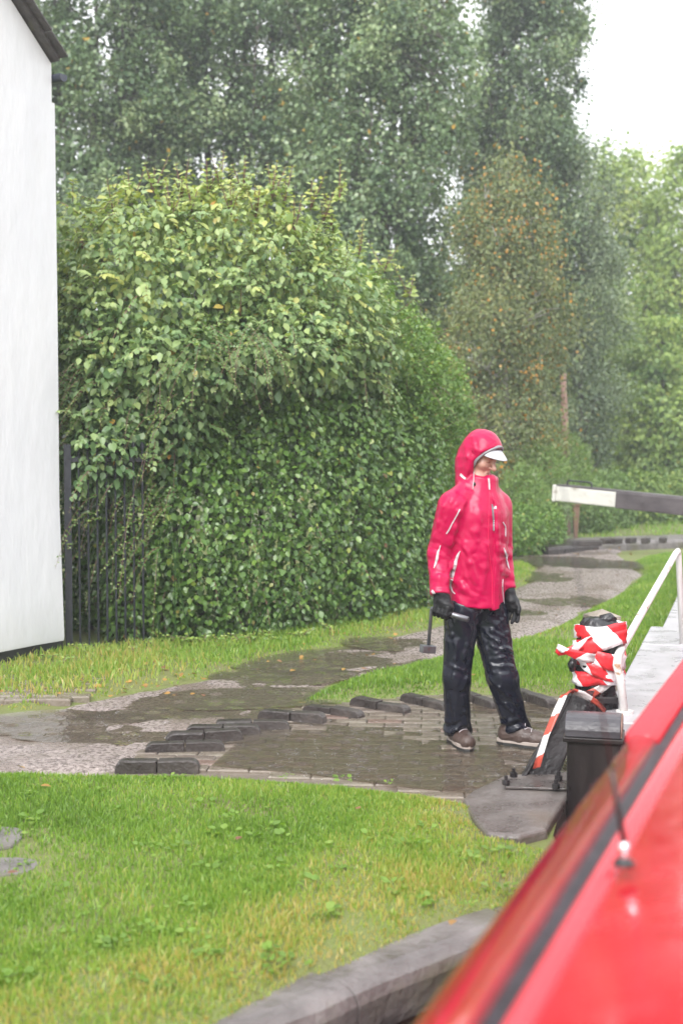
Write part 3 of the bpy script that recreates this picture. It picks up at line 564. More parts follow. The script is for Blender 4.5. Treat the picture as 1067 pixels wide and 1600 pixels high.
mm = MB(blo); mm.loft([[blo + Vector((0, 0, 0.337)) + Rz @ Vector((x, y * 0.95, 0.003 + z * 0.95)) for y, z in prof] for x in (0.1225, 0.128)]); mm.build('end_grain', M['endgrain'], capo)
# ================================================================== wrapped paddle gear on its raking strut
pg_c = P(930, 1090, 6.6); pgo = Vector((P(915, 1090, 6.5).x, 6.5, 0))
pg = empty('paddle_gear', pgo, 'out of use paddle gear wrapped in black plastic and red and white barrier tape', 'paddle gear')
sb = [P(807, 1232, 6.2), P(862, 1233, 6.2), P(905, 1130, 6.33), P(925, 1085, 6.38), P(890, 1086, 6.38), P(872, 1118, 6.33)]
mm = MB(pgo); mm.loft([[p + Vector((0, 0, -0.0)) for p in sb], [p + Vector((0.035, 0.11, 0)) for p in sb]]); stt = mm.build('strut', M['steelplate'], pg, bevel=0.006)
mm = MB(pgo); edge = [P(803, 1232, 6.19), P(869, 1118, 6.32), P(888, 1084, 6.37), P(894, 1084, 6.37), P(876, 1120, 6.32), P(811, 1232, 6.19)]
mm.loft([[p + Vector((-0.004, -0.012, 0)) for p in edge], [p + Vector((0.03, 0.13, 0)) for p in edge]]); mm.build('strut_flange', M['steelplate'], pg, bevel=0.003)
mm = MB(pgo); cB = G(842, 1226, 0.055); mm.box(cB, (0.32, 0.15, 0.012), Matrix.Rotation(-0.12, 3, 'Z')); pl_ = mm.build('base_plate', M['padplate'], pg, bevel=0.003)
for px, py in ((790, 1226), (802, 1214), (872, 1219), (868, 1232)):
    q = G(px, py, 0.064); mm = MB(pgo); mm.tube([q, q + Vector((0, 0, 0.022))], 0.018, 6); b_ = mm.build('bolt', M['steelplate'], pl_)
    mm = MB(pgo); mm.tube([q + Vector((0, 0, 0.02)), q + Vector((0, 0, 0.042))], 0.009, 8); mm.build('bolt_stud', M['steelplate'], pl_)
def bagmesh(name, ringspec, seed, parent, mat='bag', n=40, amp=0.012):
    rg = random.Random(seed); rings = []
    for zi, (c, rx, ry) in enumerate(ringspec):
        ring = []
        for k in range(n):
            a = 2 * math.pi * k / n; w = 1 + amp / max(rx, 1e-3) * (math.sin(5 * a + zi * 0.9 + seed) * 0.6 + math.sin(11 * a - zi * 1.3) * 0.5 + rg.uniform(-0.4, 0.4))
            ring.append(Vector(c) + Vector((rx * math.cos(a) * w, ry * math.sin(a) * w, rg.uniform(-0.003, 0.003))))
        rings.append(ring)
    mm = MB(pgo); mm.loft(rings); return mm.build(name, M[mat], parent, smooth=True)
colc = [P(934, y, 6.62) for y in (1112, 1095, 1075, 1055, 1035, 1015, 995, 982, 972, 966)]
colr = [0.105, 0.105, 0.10, 0.105, 0.112, 0.115, 0.115, 0.11, 0.09, 0.05]
cx = [930, 930, 931, 929, 931, 934, 936, 937, 935, 930]
colc = [P(x, y, 6.62) for x, y in zip(cx, (1112, 1095, 1075, 1055, 1035, 1015, 995, 980, 970, 965))]
bagmesh('plastic_wrap', [(c, r, r * 0.9) for c, r in zip(colc, colr)], 3, pg)
bagmesh('plastic_wrap', [(P(x, y, 6.45), r, r * 1.1) for x, y, r in ((905, 1118, 0.075), (904, 1108, 0.088), (903, 1098, 0.085), (900, 1090, 0.06), (897, 1085, 0.03))], 5, pg)
mm = MB(pgo); mm.tube([P(938, 978, 6.60), P(942, 968, 6.60), P(952, 966, 6.60), P(960, 971, 6.60)], [0.02, 0.03, 0.03, 0.02], 10); mm.build('spindle', M['bag'], pg, smooth=True)
mm = MB(pgo); mm.tube([P(894, 1047, 6.55), P(893, 1038, 6.53), P(897, 1028, 6.55)], [0.016, 0.024, 0.016], 8); mm.build('pawl', M['black_plastic'], pg, smooth=True)
mm = MB(pgo); mm.box(P(946, 1092, 6.55), (0.11, 0.09, 0.035)); mm.build('bearing', M['steelplate'], pg, bevel=0.006)
def ribbon(name, pts, width, mat, parent, off, al0=0.0, per=0.20, skew=0.6, across=None, twist=None):
    """flat tape along pts; across = direction of its width"""
    V = []; A = []; s = 0; n = len(pts)
    for i, p in enumerate(pts):
        p = Vector(p)
        if i: s += (p - Vector(pts[i - 1])).length
        t = (Vector(pts[min(i + 1, n - 1)]) - Vector(pts[max(i - 1, 0)])).normalized(); w = Vector(across[i] if isinstance(across, list) else across).normalized()
        wd = width[i] if hasattr(width, '__len__') else width
        for q in (-0.5, -0.17, 0.17, 0.5):
            cr = t.cross(w).normalized() * (0.006 * math.sin(q * 9 + i * 1.3))
            V.append(p + w * wd * q + cr - off); A.append((s + q * wd * skew) / per + al0)
    q = [[i * 4 + k, i * 4 + k + 1, (i + 1) * 4 + k + 1, (i + 1) * 4 + k] for i in range(n - 1) for k in range(3)]
    o = link(name, np_mesh(name, np.array([tuple(v) for v in V]), [np.array(q)], M[mat], True, {'along': A}), parent)
    sol = o.modifiers.new('thick', 'SOLIDIFY'); sol.thickness = 0.0015
    return o
def band(y, r, tilt, wd, al0, per=0.24, x=934, a0=0.0, a1=2 * math.pi, mat='tape', skew=0.9):
    c = P(x, y, 6.62); pts = []
    for k in range(31):
        a = a0 + (a1 - a0) * k / 30; rr = r * (1 + 0.05 * math.sin(4 * a + y))
        pts.append(c + Vector((rr * math.cos(a), 0.92 * rr * math.sin(a), tilt * math.cos(a + 0.4) + 0.006 * math.sin(3 * a + y))))
    ribbon('barrier_tape', pts, wd, mat, pg, pgo, al0, per, skew, across=Vector((0.05, 0, 1)))
band(984, 0.130, 0.012, 0.07, 0.35, x=937); band(1003, 0.136, 0.035, 0.075, 0.0, x=936); band(1025, 0.134, -0.02, 0.085, 0.6, x=935); band(1055, 0.122, 0.0, 0.075, 0.15, x=930); band(1040, 0.128, -0.05, 0.06, 0.8, x=935)
band(1078, 0.112, 0.07, 0.055, 0.2, x=930, mat='tapeold')
# gathered tail of tape pointing to the person
tp = [P(x, y, 6.52) for x, y in ((930, 1000), (912, 1006), (896, 1014), (884, 1018), (874, 1019), (868, 1015))]
ribbon('tape_tail', tp, [0.075, 0.07, 0.05, 0.035, 0.045, 0.03], 'tape', pg, pgo, 0.1, 0.16, 0.9, across=Vector((0.25, -0.2, 1)))
tp = [P(x, y, 6.50) for x, y in ((928, 1030), (912, 1027), (897, 1022), (885, 1018), (876, 1014), (870, 1010))]
ribbon('tape_tail', tp, [0.06, 0.055, 0.045, 0.03, 0.04, 0.03], 'tape', pg, pgo, 0.55, 0.16, 0.9, across=Vector((0.2, -0.3, 1)))
# long hanging tape down the strut
tp = [P(x, y, Y_) for x, y, Y_ in ((945, 1112, 6.36), (932, 1098, 6.35), (912, 1086, 6.31), (892, 1079, 6.29), (881, 1086, 6.24), (872, 1105, 6.20), (861, 1130, 6.17), (852, 1152, 6.15), (845, 1175, 6.14), (838, 1200, 6.13))]
ribbon('hanging_tape', tp, [0.03, 0.032, 0.035, 0.036, 0.036, 0.038, 0.045, 0.048, 0.048, 0.040], 'tapeold', pg, pgo, 0.0, 0.21, 0.3, across=[Vector((0.2, -0.3, 1))] * 3 + [Vector((0.8, -0.6, 0.4))] * 7)
# ================================================================== wooden mooring post behind
wp = P(940, 960, 8.4); wp.z = 0
wpo = empty('mooring_post', wp, 'weathered square wooden post with pyramid top on the grass behind the taped gear', 'post')
zt = P(940, 962, 8.4).z; mm = MB(wp); R45 = Matrix.Rotation(0.25, 3, 'Z'); hw = 0.094
mm.box(wp + Vector((0, 0, zt / 2 - 0.1)), (hw * 2, hw * 2, zt + 0.2), R45); mm.build('shaft', M['oldwood'], wpo, bevel=0.008)
mm = MB(wp); base = [wp + Vector((0, 0, zt + 0.002)) + R45 @ Vector((x, y, 0)) for x, y in ((-hw, -hw), (hw, -hw), (hw, hw), (-hw, hw))]; mm.add(base + [wp + Vector((0, 0, zt + 0.045))], [[0, 1, 4], [1, 2, 4], [2, 3, 4], [3, 0, 4], [3, 2, 1, 0]]); mm.build('cap', M['oldwood'], wpo)
# ================================================================== red narrowboat
BZ = 0.95
bo = U * 2.0 + NL * 0.2; bo.z = -0.6
boat = empty('narrowboat', bo, 'wet red narrowboat roof with dark gutter channel, close in front', 'boat')
def bpt(s, lat, z): return U * s + NL * (lat - 0.022) + Vector((0, 0, z))
def bstrip(name, prof, mat, s0=-1.2, s1=11.0, smooth=False, bevel=0.0, parent=boat):
    mm = MB(bo); mm.loft([[bpt(s, l, z) for l, z in prof] for s in (s0, s1)]); return mm.build(name, mat, parent, smooth=smooth, bevel=bevel, seg=3)
half = 0.50; RC = -0.25   # roof centre line lies to starboard of the camera
roof_p = [(0.368 - t * (0.368 - (RC * 2 - 0.368)), BZ - 0.012 + 0.060 * math.sin(math.pi * t)) for t in np.linspace(0, 1, 15)]
roofo = bstrip('roof', roof_p + [(RC * 2 - 0.366, BZ - 0.1), (0.366, BZ - 0.1)], M['boatred'], smooth=False)
bstrip('gutter_channel', [(0.440, BZ - 0.05), (0.440, BZ - 0.016), (0.388, BZ - 0.016), (0.388, BZ - 0.05)], M['boatdark'], parent=roofo)
bstrip('inner_rail', [(0.402, BZ - 0.05), (0.402, BZ - 0.006), (0.396, BZ - 0.001), (0.384, BZ + 0.002), (0.372, BZ - 0.001), (0.367, BZ - 0.008), (0.367, BZ - 0.05)], M['boatred'], smooth=True, parent=roofo)
bstrip('outer_rail', [(0.502, BZ - 0.06), (0.502, BZ - 0.008), (0.494, BZ), (0.472, BZ + 0.005), (0.448, BZ + 0.004), (0.435, BZ - 0.004), (0.430, BZ - 0.02), (0.430, BZ - 0.06)], M['boatred'], s1=3.12, smooth=True, parent=roofo)
bstrip('outer_rail', [(0.512, BZ - 0.06), (0.512, BZ + 0.002), (0.504, BZ + 0.010), (0.476, BZ + 0.016), (0.450, BZ + 0.014), (0.436, BZ + 0.005), (0.431, BZ - 0.014), (0.431, BZ - 0.06)], M['boatred'], s0=3.14, smooth=True, parent=roofo)
cl_ = RC * 2
bstrip('cabin_side', [(0.498, BZ - 0.058), (0.60, BZ - 0.95), (cl_ - 0.60, BZ - 0.95), (cl_ - 0.498, BZ - 0.058)], M['boatred'])
bstrip('hull', [(0.78, BZ - 0.95), (0.80, BZ - 1.1), (0.74, -0.9), (cl_ - 0.74, -0.9), (cl_ - 0.80, BZ - 1.1), (cl_ - 0.78, BZ - 0.95)], M['boathull'], s0=-2.5, s1=12.5)
rgb_ = np.random.default_rng(5); nb = 2600; sb_ = 0.9 + 4.6 * rgb_.random(nb) ** 1.4; lb_ = rgb_.uniform(-0.9, 0.50, nb); zb_ = np.where(lb_ > 0.436, BZ + 0.003, np.where(lb_ > 0.358, -9, BZ - 0.012 + 0.060 * np.sin(np.pi * (0.358 - lb_) / (0.716 - 2 * RC)))); okb = zb_ > 0; sb_, lb_, zb_ = sb_[okb], lb_[okb], zb_[okb]
nb = len(sb_); rb_ = rgb_.uniform(0.0012, 0.0038, nb); tv = []
for z_, r_ in ((-0.1, 1.0), (0.28, 0.8), (0.45, 0.0)):
    for k in range(6 if r_ else 1): tv.append((r_ * math.cos(k * 1.047), r_ * math.sin(k * 1.047), z_))
tv = np.array(tv); cb_ = np.stack([U.x * sb_ + NL.x * (lb_ - 0.022), U.y * sb_ + NL.y * (lb_ - 0.022), zb_], 1) - np.array(bo)
Vb = (cb_[:, None, :] + rb_[:, None, None] * tv[None]).reshape(-1, 3); qf = np.array([(k, (k + 1) % 6, 6 + (k + 1) % 6, 6 + k) for k in range(6)]); tf = np.array([(6 + k, 6 + (k + 1) % 6, 12) for k in range(6)]); ib = (np.arange(nb) * 13)[:, None, None]
wb = link('water_beads', np_mesh('water_beads', Vb, [(qf[None] + ib).reshape(-1, 4), (tf[None] + ib).reshape(-1, 3)], M['bead'], True), roofo); wb['kind'] = 'stuff'
# whip aerial on the roof
ab = P(974, 1352, 2.1); az_ = BZ + 0.012
d_ = ray(974, 1352); t_ = (az_ - CAMZ) / d_.z; ab = Vector((d_.x * t_, d_.y * t_, az_))
aer = empty('whip_aerial', ab, 'thin black whip aerial on a chrome base standing on the red boat roof', 'aerial')
mm = MB(ab); mm.tube([ab, ab + Vector((0, 0, 0.006)), ab + Vector((0, 0, 0.012))], [0.018, 0.017, 0.010], 20); mm.build('base', M['black_plastic'], aer, smooth=True)
mm = MB(ab); mm.tube([ab + Vector((0, 0, z)) for z in (0.010, 0.014, 0.024, 0.034, 0.040)], [0.006, 0.008, 0.009, 0.008, 0.005], 16); mm.build('ferrule', M['chrome'], aer, smooth=True)
tdir = (P(944, 1190, ab.y - 0.02) - P(965, 1312, ab.y)).normalized(); p0 = ab + Vector((0, 0, 0.038))
mm = MB(ab); mm.tube([p0, p0 + tdir * 0.05, p0 + tdir * 0.13], [0.0055, 0.005, 0.0035], 10); mm.build('spring', M['black_plastic'], aer, smooth=True)
mm = MB(ab); mm.tube([p0 + tdir * 0.125, p0 + tdir * 0.3, p0 + tdir * 0.62], [0.0020, 0.0016, 0.0012], 8); mm.build('whip', M['black_plastic'], aer, smooth=True)
# ================================================================== far lock: balance beam, kerb, posts
e0 = P(869, 770, 17.0); e1 = P(1067, 791, 15.8); bd = (e1 - e0); e2 = e0 + bd * 2.2
bb = empty('balance_beam', Vector((e0.x, e0.y, 0)), 'far tilted balance beam with white painted end and dark arm', 'balance beam'); bbo = Vector(bb.location)
bx = bd.normalized(); by = Vector((-bx.y, bx.x, 0)).normalized(); bz = bx.cross(by); Rb = Matrix((bx, by, bz)).transposed()
def beamseg(name, t0, t1, h, w, mat, parent=bb, bevel=0.015):
    a = e0 + bd * t0; b = e0 + bd * t1; mm = MB(bbo); mm.box((a + b) / 2, ((b - a).length, w, h), Rb); return mm.build(name, mat, parent, bevel=bevel)
ws = beamseg('white_end', 0.028, 0.515, 0.20, 0.22, M['beamwhite']); beamseg('end_block', 0.0, 0.026, 0.225, 0.24, M['beamwhite'])
beamseg('dark_arm', 0.517, 2.2, 0.215, 0.24, M['beamdark'])
mm = MB(bbo); a = e0 + bz * 0.105; c = [a + bd * 0.03, a + bd * 2.2]; mm.box((c[0] + c[1]) / 2 + bz * 0.006, ((c[1] - c[0]).length, 0.22, 0.012), Rb); mm.build('top_strip', M['beamdark'], bb)
h0 = a + bd * 0.085; h1 = a + bd * 0.285
mm = MB(bbo); mm.tube([h0, h0 + bz * 0.055, h0 + bz * 0.075 + bx * 0.02, h1 + bz * 0.075 - bx * 0.02, h1 + bz * 0.055, h1], 0.011, 8); mm.build('handle', M['iron'], bb, smooth=True)
for (px, yt, Y_, w, nm, lb) in ((899, 790, 21.5, 0.11, 'rusty_post', 'rusty brown steel post standing under the far balance beam'),):
    q = P(px, yt, Y_); zt = q.z; q.z = 0; ee = empty(nm, q, lb, 'post')
    mm = MB(q); mm.loft([[q + Vector((x * s_, y * s_, z)) for x, y in ((-w / 2, -w / 2), (w / 2, -w / 2), (w / 2, w / 2), (-w / 2, w / 2))] for z, s_ in ((-0.1, 0.55), (zt * 0.3, 0.6), (zt - 0.1, 1.0), (zt, 1.0))]); mm.build('shaft', M['rust'], ee, bevel=0.01)
    mm = MB(q); mm.box(q + Vector((0, 0, zt + 0.012)), (0.16, 0.16, 0.02)); mm.build('saddle', M['rust'], ee, bevel=0.004)
kr = empty('raised_kerb', G(930, 864), 'raised dark kerb of the far gate arc, wet on top', 'kerb'); kro = Vector(kr.location)
kp = [G(*p) for p in ((856, 870), (872, 869), (900, 866), (950, 862), (1010, 859), (1090, 856), (1200, 852))]
ktot = sum((b - a).length for a, b in zip(kp[:-1], kp[1:])); s = 0
while s < ktot - 0.1:
    e = min(s + 0.62, ktot); rings = []
    for t in np.linspace(s + 0.004, e - 0.004, 4):
        p, d = along(kp, t); n = Vector((-d.y, d.x, 0)); zz = 0.15
        rings.append([p + n * w + Vector((0, 0, z)) for w, z in ((0, -0.05), (0, zz - 0.05), (0.02, zz - 0.012), (0.06, zz), (0.9, zz + 0.01), (0.9, -0.05))])
    mm = MB(kro); mm.loft(rings); mm.build('kerb_stone', M['bluebrick'] if s < 1.2 else M['stone'], kr); s = e
for i, (px, py, ln, rz) in enumerate(((916, 853, 0.46, 0.06), (948, 850, 0.22, 0.4), (962, 850, 0.2, 0.7), (985, 849, 0.2, 0.9), (1008, 849, 0.2, 1.1), (1035, 848, 0.2, 1.2))):
    q = G(px, py, 0.16); mm = MB(kro); mm.box(q + Vector((0, 0, 0.045)), (ln, 0.11, 0.09), Matrix.Rotation(rz, 3, 'Z')); mm.build('heel_brick', M['bluebrick'], kr, bevel=0.015)
pq = P(880, 700, 23); zt = P(880, 588, 23).z; pq.z = 0
pole = empty('wooden_pole', pq, 'thin reddish brown wooden pole rising from bushes beside the path', 'pole')
mm = MB(pq); mm.tube([pq + Vector((0.06, 0, -0.1)), pq + Vector((0.03, 0, zt * 0.6)), pq + Vector((-0.02, 0, zt))], [0.085, 0.07, 0.055], 10); mm.build('shaft', M['polered'], pole, smooth=True)
mm = MB(pq); mm.tube([pq + Vector((-0.02, 0, zt)), pq + Vector((-0.02, 0, zt + 0.05))], [0.062, 0.05], 10); mm.build('cap', M['polered'], pole)
# ================================================================== vegetation
OV_V = np.array([(0, 0, 0), (-.30, .30, .05), (0, .32, -.03), (.30, .30, .05), (-.27, .62, .04), (0, .64, -.04), (.27, .62, .04), (0, 1, -.10)])
OV_F = [np.array([(0, 2, 1), (0, 3, 2), (4, 5, 7), (5, 6, 7)]), np.array([(1, 2, 5, 4), (2, 3, 6, 5)])]
DI_V = np.array([(0, 0, 0), (-.33, .45, .07), (.33, .45, .07), (0, 1, -.06)]); DI_F = [np.array([(0, 2, 3, 1)])]
def unit(a): return a / (np.linalg.norm(a, axis=-1, keepdims=True) + 1e-9)
def frames(T, N):
    T = unit(T); N = unit(N - T * (N * T).sum(1, keepdims=True)); return np.cross(T, N), T, N
def leaves(C, T, N, S, rnd, tmpl, wide=1.0, off=(0, 0, 0)):
    TV, TF = tmpl; Sd, T, N = frames(T, N); n = len(C); k = len(TV); S = np.asarray(S)[:, None, None]
    V = C[:, None, :] + S * (Sd[:, None, :] * (TV[None, :, 0:1] * wide) + T[:, None, :] * TV[None, :, 1:2] + N[:, None, :] * TV[None, :, 2:3]) - np.array(off)
    base = (np.arange(n) * k)[:, None, None]
    return V.reshape(-1, 3), [(f[None] + base).reshape(-1, f.shape[1]) for f in TF], np.repeat(rnd, k)
def leafobj(name, C, T, N, S, rnd, tmpl, mat, parent, off, wide=1.0, kind=None):
    V, Fs, at = leaves(C, T, N, S, rnd, tmpl, wide, off)
    o = link(name, np_mesh(name, V, Fs, M[mat], False, {'rnd': at}), parent)
    if kind: o['kind'] = kind
    return o
OV = (OV_V, OV_F); DI = (DI_V, DI_F)
def lumps_sample(L_, n, rg, depth=0.14, others=()):
    L_ = np.array(L_, float); A = (L_[:, 3] * L_[:, 4] + L_[:, 3] * L_[:, 5] + L_[:, 4] * L_[:, 5]); out = []; nor = []; got = 0
    allL = np.concatenate([L_, np.array(others, float).reshape(-1, 6)])
    while got < n:
        m_ = n; k = rg.choice(len(L_), m_, p=A / A.sum()); d = unit(rg.normal(size=(m_, 3))); r = 1 - np.minimum(rg.exponential(np.where(rg.random(m_) < 0.3, 0.30, depth), m_), 0.62)
        bumpy = 1 + 0.08 * np.sin(d[:, 0] * 9 + k) * np.sin(d[:, 2] * 11 + k * 2) + 0.05 * np.sin(d[:, 1] * 17 + d[:, 2] * 13)
        p = L_[k, :3] + L_[k, 3:] * d * (r * bumpy * (1 + 0.05 * rg.normal(size=m_)))[:, None]; g = unit(d / L_[k, 3:])
        ok = (p[:, 2] > 0.03) & (g[:, 1] < 0.45)
        for q in range(len(allL)):
            e = (((p - allL[q, :3]) / allL[q, 3:]) ** 2).sum(1); ok &= ~((e < 0.30) & ((k != q) | (q >= len(L_))))
        out.append(p[ok]); nor.append(g[ok]); got += ok.sum()
    return np.concatenate(out)[:n], np.concatenate(nor)[:n]
def lp(px, py, Y, rx, ry, rz): q = P(px, py, Y); return (q.x, q.y, q.z, rx, ry, rz)
def orient(nor, rg, out=0.6, down=0.6, rand=0.5, up=0.8):
    n = len(nor); T = nor * out + np.array([0, 0, -down]) + rg.normal(size=(n, 3)) * rand; N = nor * 0.6 + np.array([0, 0, up]) + rg.normal(size=(n, 3)) * 0.4; return T, N
leafprotos = {}
def single_leaves(parent, off, C, T, N, S, rnd, mat, wide):
    """the largest leaves in view, one object each, sharing four leaf meshes"""
    key = mat
    if key not in leafprotos:
        leafprotos[key] = []
        for q in range(5):
            V = OV_V.copy(); V[:, 0] *= wide; leafprotos[key].append(np_mesh('leaf', V, OV_F, M[mat], True, {'rnd': np.full(len(V), (0.15, 0.4, 0.6, 0.8, 0.93)[q])}))
    Sd, T, N = frames(T, N)
    for i in range(len(C)):
        o = link('leaf', leafprotos[key][int(np.clip(rnd[i] * 5, 0, 4))], parent)
        mt = Matrix((Sd[i] * S[i], T[i] * S[i], N[i] * S[i])).transposed().to_4x4(); mt.translation = Vector(C[i] - np.array(off)); o.matrix_local = mt
def plant(name, label, cat, group, base, lumps, n, size, mat, seed, tmpl=OV, singles=0, wide=1.0, others=(), depth=0.14, ori={}, rmean=0.42, topbright=0.0, sprays=None, stems=8, stem_r=0.03, foliage='foliage'):
    rg = np.random.default_rng(seed); base = Vector(base); base.z = 0; e = empty(name, base, label, cat, group); off = tuple(base)
    C, nor = lumps_sample(lumps, n, rg, depth, others); T, N = orient(nor, rg, **ori); S = size * np.clip(rg.lognormal(-0.06, 0.28, n), 0.45, 1.45)
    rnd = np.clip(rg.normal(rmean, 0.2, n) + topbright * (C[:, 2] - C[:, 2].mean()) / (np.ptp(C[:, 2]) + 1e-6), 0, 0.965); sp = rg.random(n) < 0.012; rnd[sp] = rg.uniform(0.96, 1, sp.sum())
    if sprays:
        ns, ln_, per, dr = sprays; B, bn = lumps_sample(lumps, ns, rg, 0.02, others); st_ = MB(base); Cc, Tt, Nn, Ss_, Rr, No = [], [], [], [], [], []
        for i in range(ns):
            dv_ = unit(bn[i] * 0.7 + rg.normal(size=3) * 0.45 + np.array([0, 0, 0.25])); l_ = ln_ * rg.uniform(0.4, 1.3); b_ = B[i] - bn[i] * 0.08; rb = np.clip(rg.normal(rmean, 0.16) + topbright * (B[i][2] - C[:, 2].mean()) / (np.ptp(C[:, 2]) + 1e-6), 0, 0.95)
            pt = lambda t: b_ + dv_ * l_ * t + np.array([0, 0, -dr * l_ * t * t]); st_.tube([Vector(pt(t)) for t in (0, 0.5, 1)], [0.005, 0.004, 0.0015], 3, cap=False); side = unit(np.cross(dv_, [0, 0, 1]) + 1e-6)
            for j in range(per):
                t = (j // 2 + 0.7 + rg.normal() * 0.15) / (per / 2); sg = 1 if j % 2 else -1; tg = unit(dv_ + np.array([0, 0, -2 * dr * t]))
                Cc.append(pt(min(t, 1.0))); Tt.append(side * sg * 0.75 + tg * 0.55 + np.array([0, 0, -0.55]) + rg.normal(size=3) * 0.2); Nn.append(np.array([0, 0, 0.9]) + bn[i] * 0.45 + rg.normal(size=3) * 0.25); Ss_.append(size * rg.uniform(0.7, 1.2) * (1.1 - 0.45 * t)); Rr.append(np.clip(rb + 0.12 * t + rg.normal() * 0.07, 0, 0.965)); No.append(bn[i])
        st_.build('twigs', M['twig'], e, kind='stuff')
        C, T, N, S, rnd, nor = [np.concatenate([a, np.array(b)]) for a, b in ((C, Cc), (T, Tt), (N, Nn), (S, Ss_), (rnd, Rr), (nor, No))]; n = len(C)
    if singles:
        # largest on screen and on the camera's side
        score = np.minimum(S, size * 1.1) / np.linalg.norm(C - np.array([0, 0, CAMZ]), axis=1) * (0.4 + np.clip(-nor[:, 1], 0, 1)); pick = np.argsort(-score)[:singles]; rest = np.ones(n, bool); rest[pick] = False
        single_leaves(e, off, C[pick] + nor[pick] * 0.03, T[pick], N[pick], S[pick], rnd[pick], mat, wide)
        C, T, N, S, rnd = C[rest], T[rest], N[rest], S[rest], rnd[rest]
    leafobj(foliage, C, T, N, S, rnd, tmpl, mat, e, off, wide, kind='stuff' if foliage != 'crown' else None)
    if stems:
        m = MB(base); Ln = np.array(lumps)
        for k in range(stems):
            l = Ln[k % len(Ln)]; foot = Vector((l[0] + rg.normal() * 0.15, l[1] + 0.5, -0.05)); tip = Vector((l[0] + rg.normal() * l[3] * 0.4, l[1] + 0.3, l[2] + l[5] * 0.8)); mid = foot.lerp(tip, 0.5) + Vector((rg.normal() * 0.1, rg.normal() * 0.1, 0))
            m.tube([foot, mid, tip], [stem_r, stem_r * 0.7, stem_r * 0.25], 6)
        m.build('stems', M['bark'], e, smooth=True, kind='stuff')
    return e, C
DOG = [lp(225, 480, 11.4, 1.0, 0.9, 1.02), lp(345, 450, 11.7, 0.95, 0.9, 0.90), lp(455, 495, 12.0, 0.85, 0.9, 0.84), lp(535, 545, 12.4, 0.58, 0.8, 0.62), lp(150, 540, 11.1, 0.42, 0.6, 0.75), lp(265, 570, 10.75, 0.80, 0.55, 0.40), lp(410, 545, 11.2, 0.75, 0.6, 0.42), lp(170, 640, 10.75, 0.42, 0.45, 0.50), lp(250, 650, 10.8, 0.5, 0.42, 0.45), lp(160, 705, 10.45, 0.36, 0.30, 0.36)]
IVY = [lp(px, 820, Y, rx, ry, rz) for px, Y, rx, ry, rz in ((110, 11.75, 0.5, 0.4, 1.45), (170, 11.6, 0.5, 0.4, 1.45), (212, 10.98, 0.34, 0.36, 1.35), (235, 11.15, 0.55, 0.5, 1.30), (300, 11.1, 0.5, 0.5, 1.40), (370, 11.3, 0.55, 0.52, 1.45), (440, 11.5, 0.55, 0.52, 1.50), (510, 11.9, 0.55, 0.5, 1.50), (575, 12.4, 0.5, 0.5, 1.45), (625, 13.0, 0.48, 0.5, 1.35))]
PRV = [lp(605, 575, 13.4, 0.62, 0.8, 0.66), lp(660, 620, 14.6, 0.50, 0.7, 0.58), lp(560, 490, 13.2, 0.40, 0.6, 0.46), lp(650, 800, 13.7, 0.40, 0.5, 1.25), lp(688, 790, 14.6, 0.36, 0.6, 1.25), lp(706, 770, 15.6, 0.28, 0.6, 1.45), lp(712, 690, 16.0, 0.26, 0.6, 0.7), lp(600, 640, 13.2, 0.6, 0.6, 0.5)]
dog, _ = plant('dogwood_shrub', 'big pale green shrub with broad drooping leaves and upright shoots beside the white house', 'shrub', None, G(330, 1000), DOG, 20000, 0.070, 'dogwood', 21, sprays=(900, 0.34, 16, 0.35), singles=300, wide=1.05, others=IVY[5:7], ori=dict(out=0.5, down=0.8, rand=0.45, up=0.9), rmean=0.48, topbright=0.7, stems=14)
ivy, _ = plant('ivy_hedge', 'dark glossy ivy covered hedge wall below the big shrub', 'hedge', None, G(430, 1000), IVY, 36000, 0.052, 'ivy', 22, sprays=(420, 0.20, 10, 0.8), singles=300, wide=1.15, depth=0.10, ori=dict(out=0.45, down=0.8, rand=0.5, up=0.5), rmean=0.42, topbright=0.1, stems=16)
prv, _ = plant('privet_hedge', 'fine leaved light green hedge behind the person, farther along the path', 'hedge', None, G(680, 955), PRV, 46000, 0.045, 'privet', 23, sprays=(500, 0.32, 16, 0.1), tmpl=DI, wide=1.0, ori=dict(out=0.7, down=0.1, rand=0.7, up=0.6), topbright=0.3, stems=12)
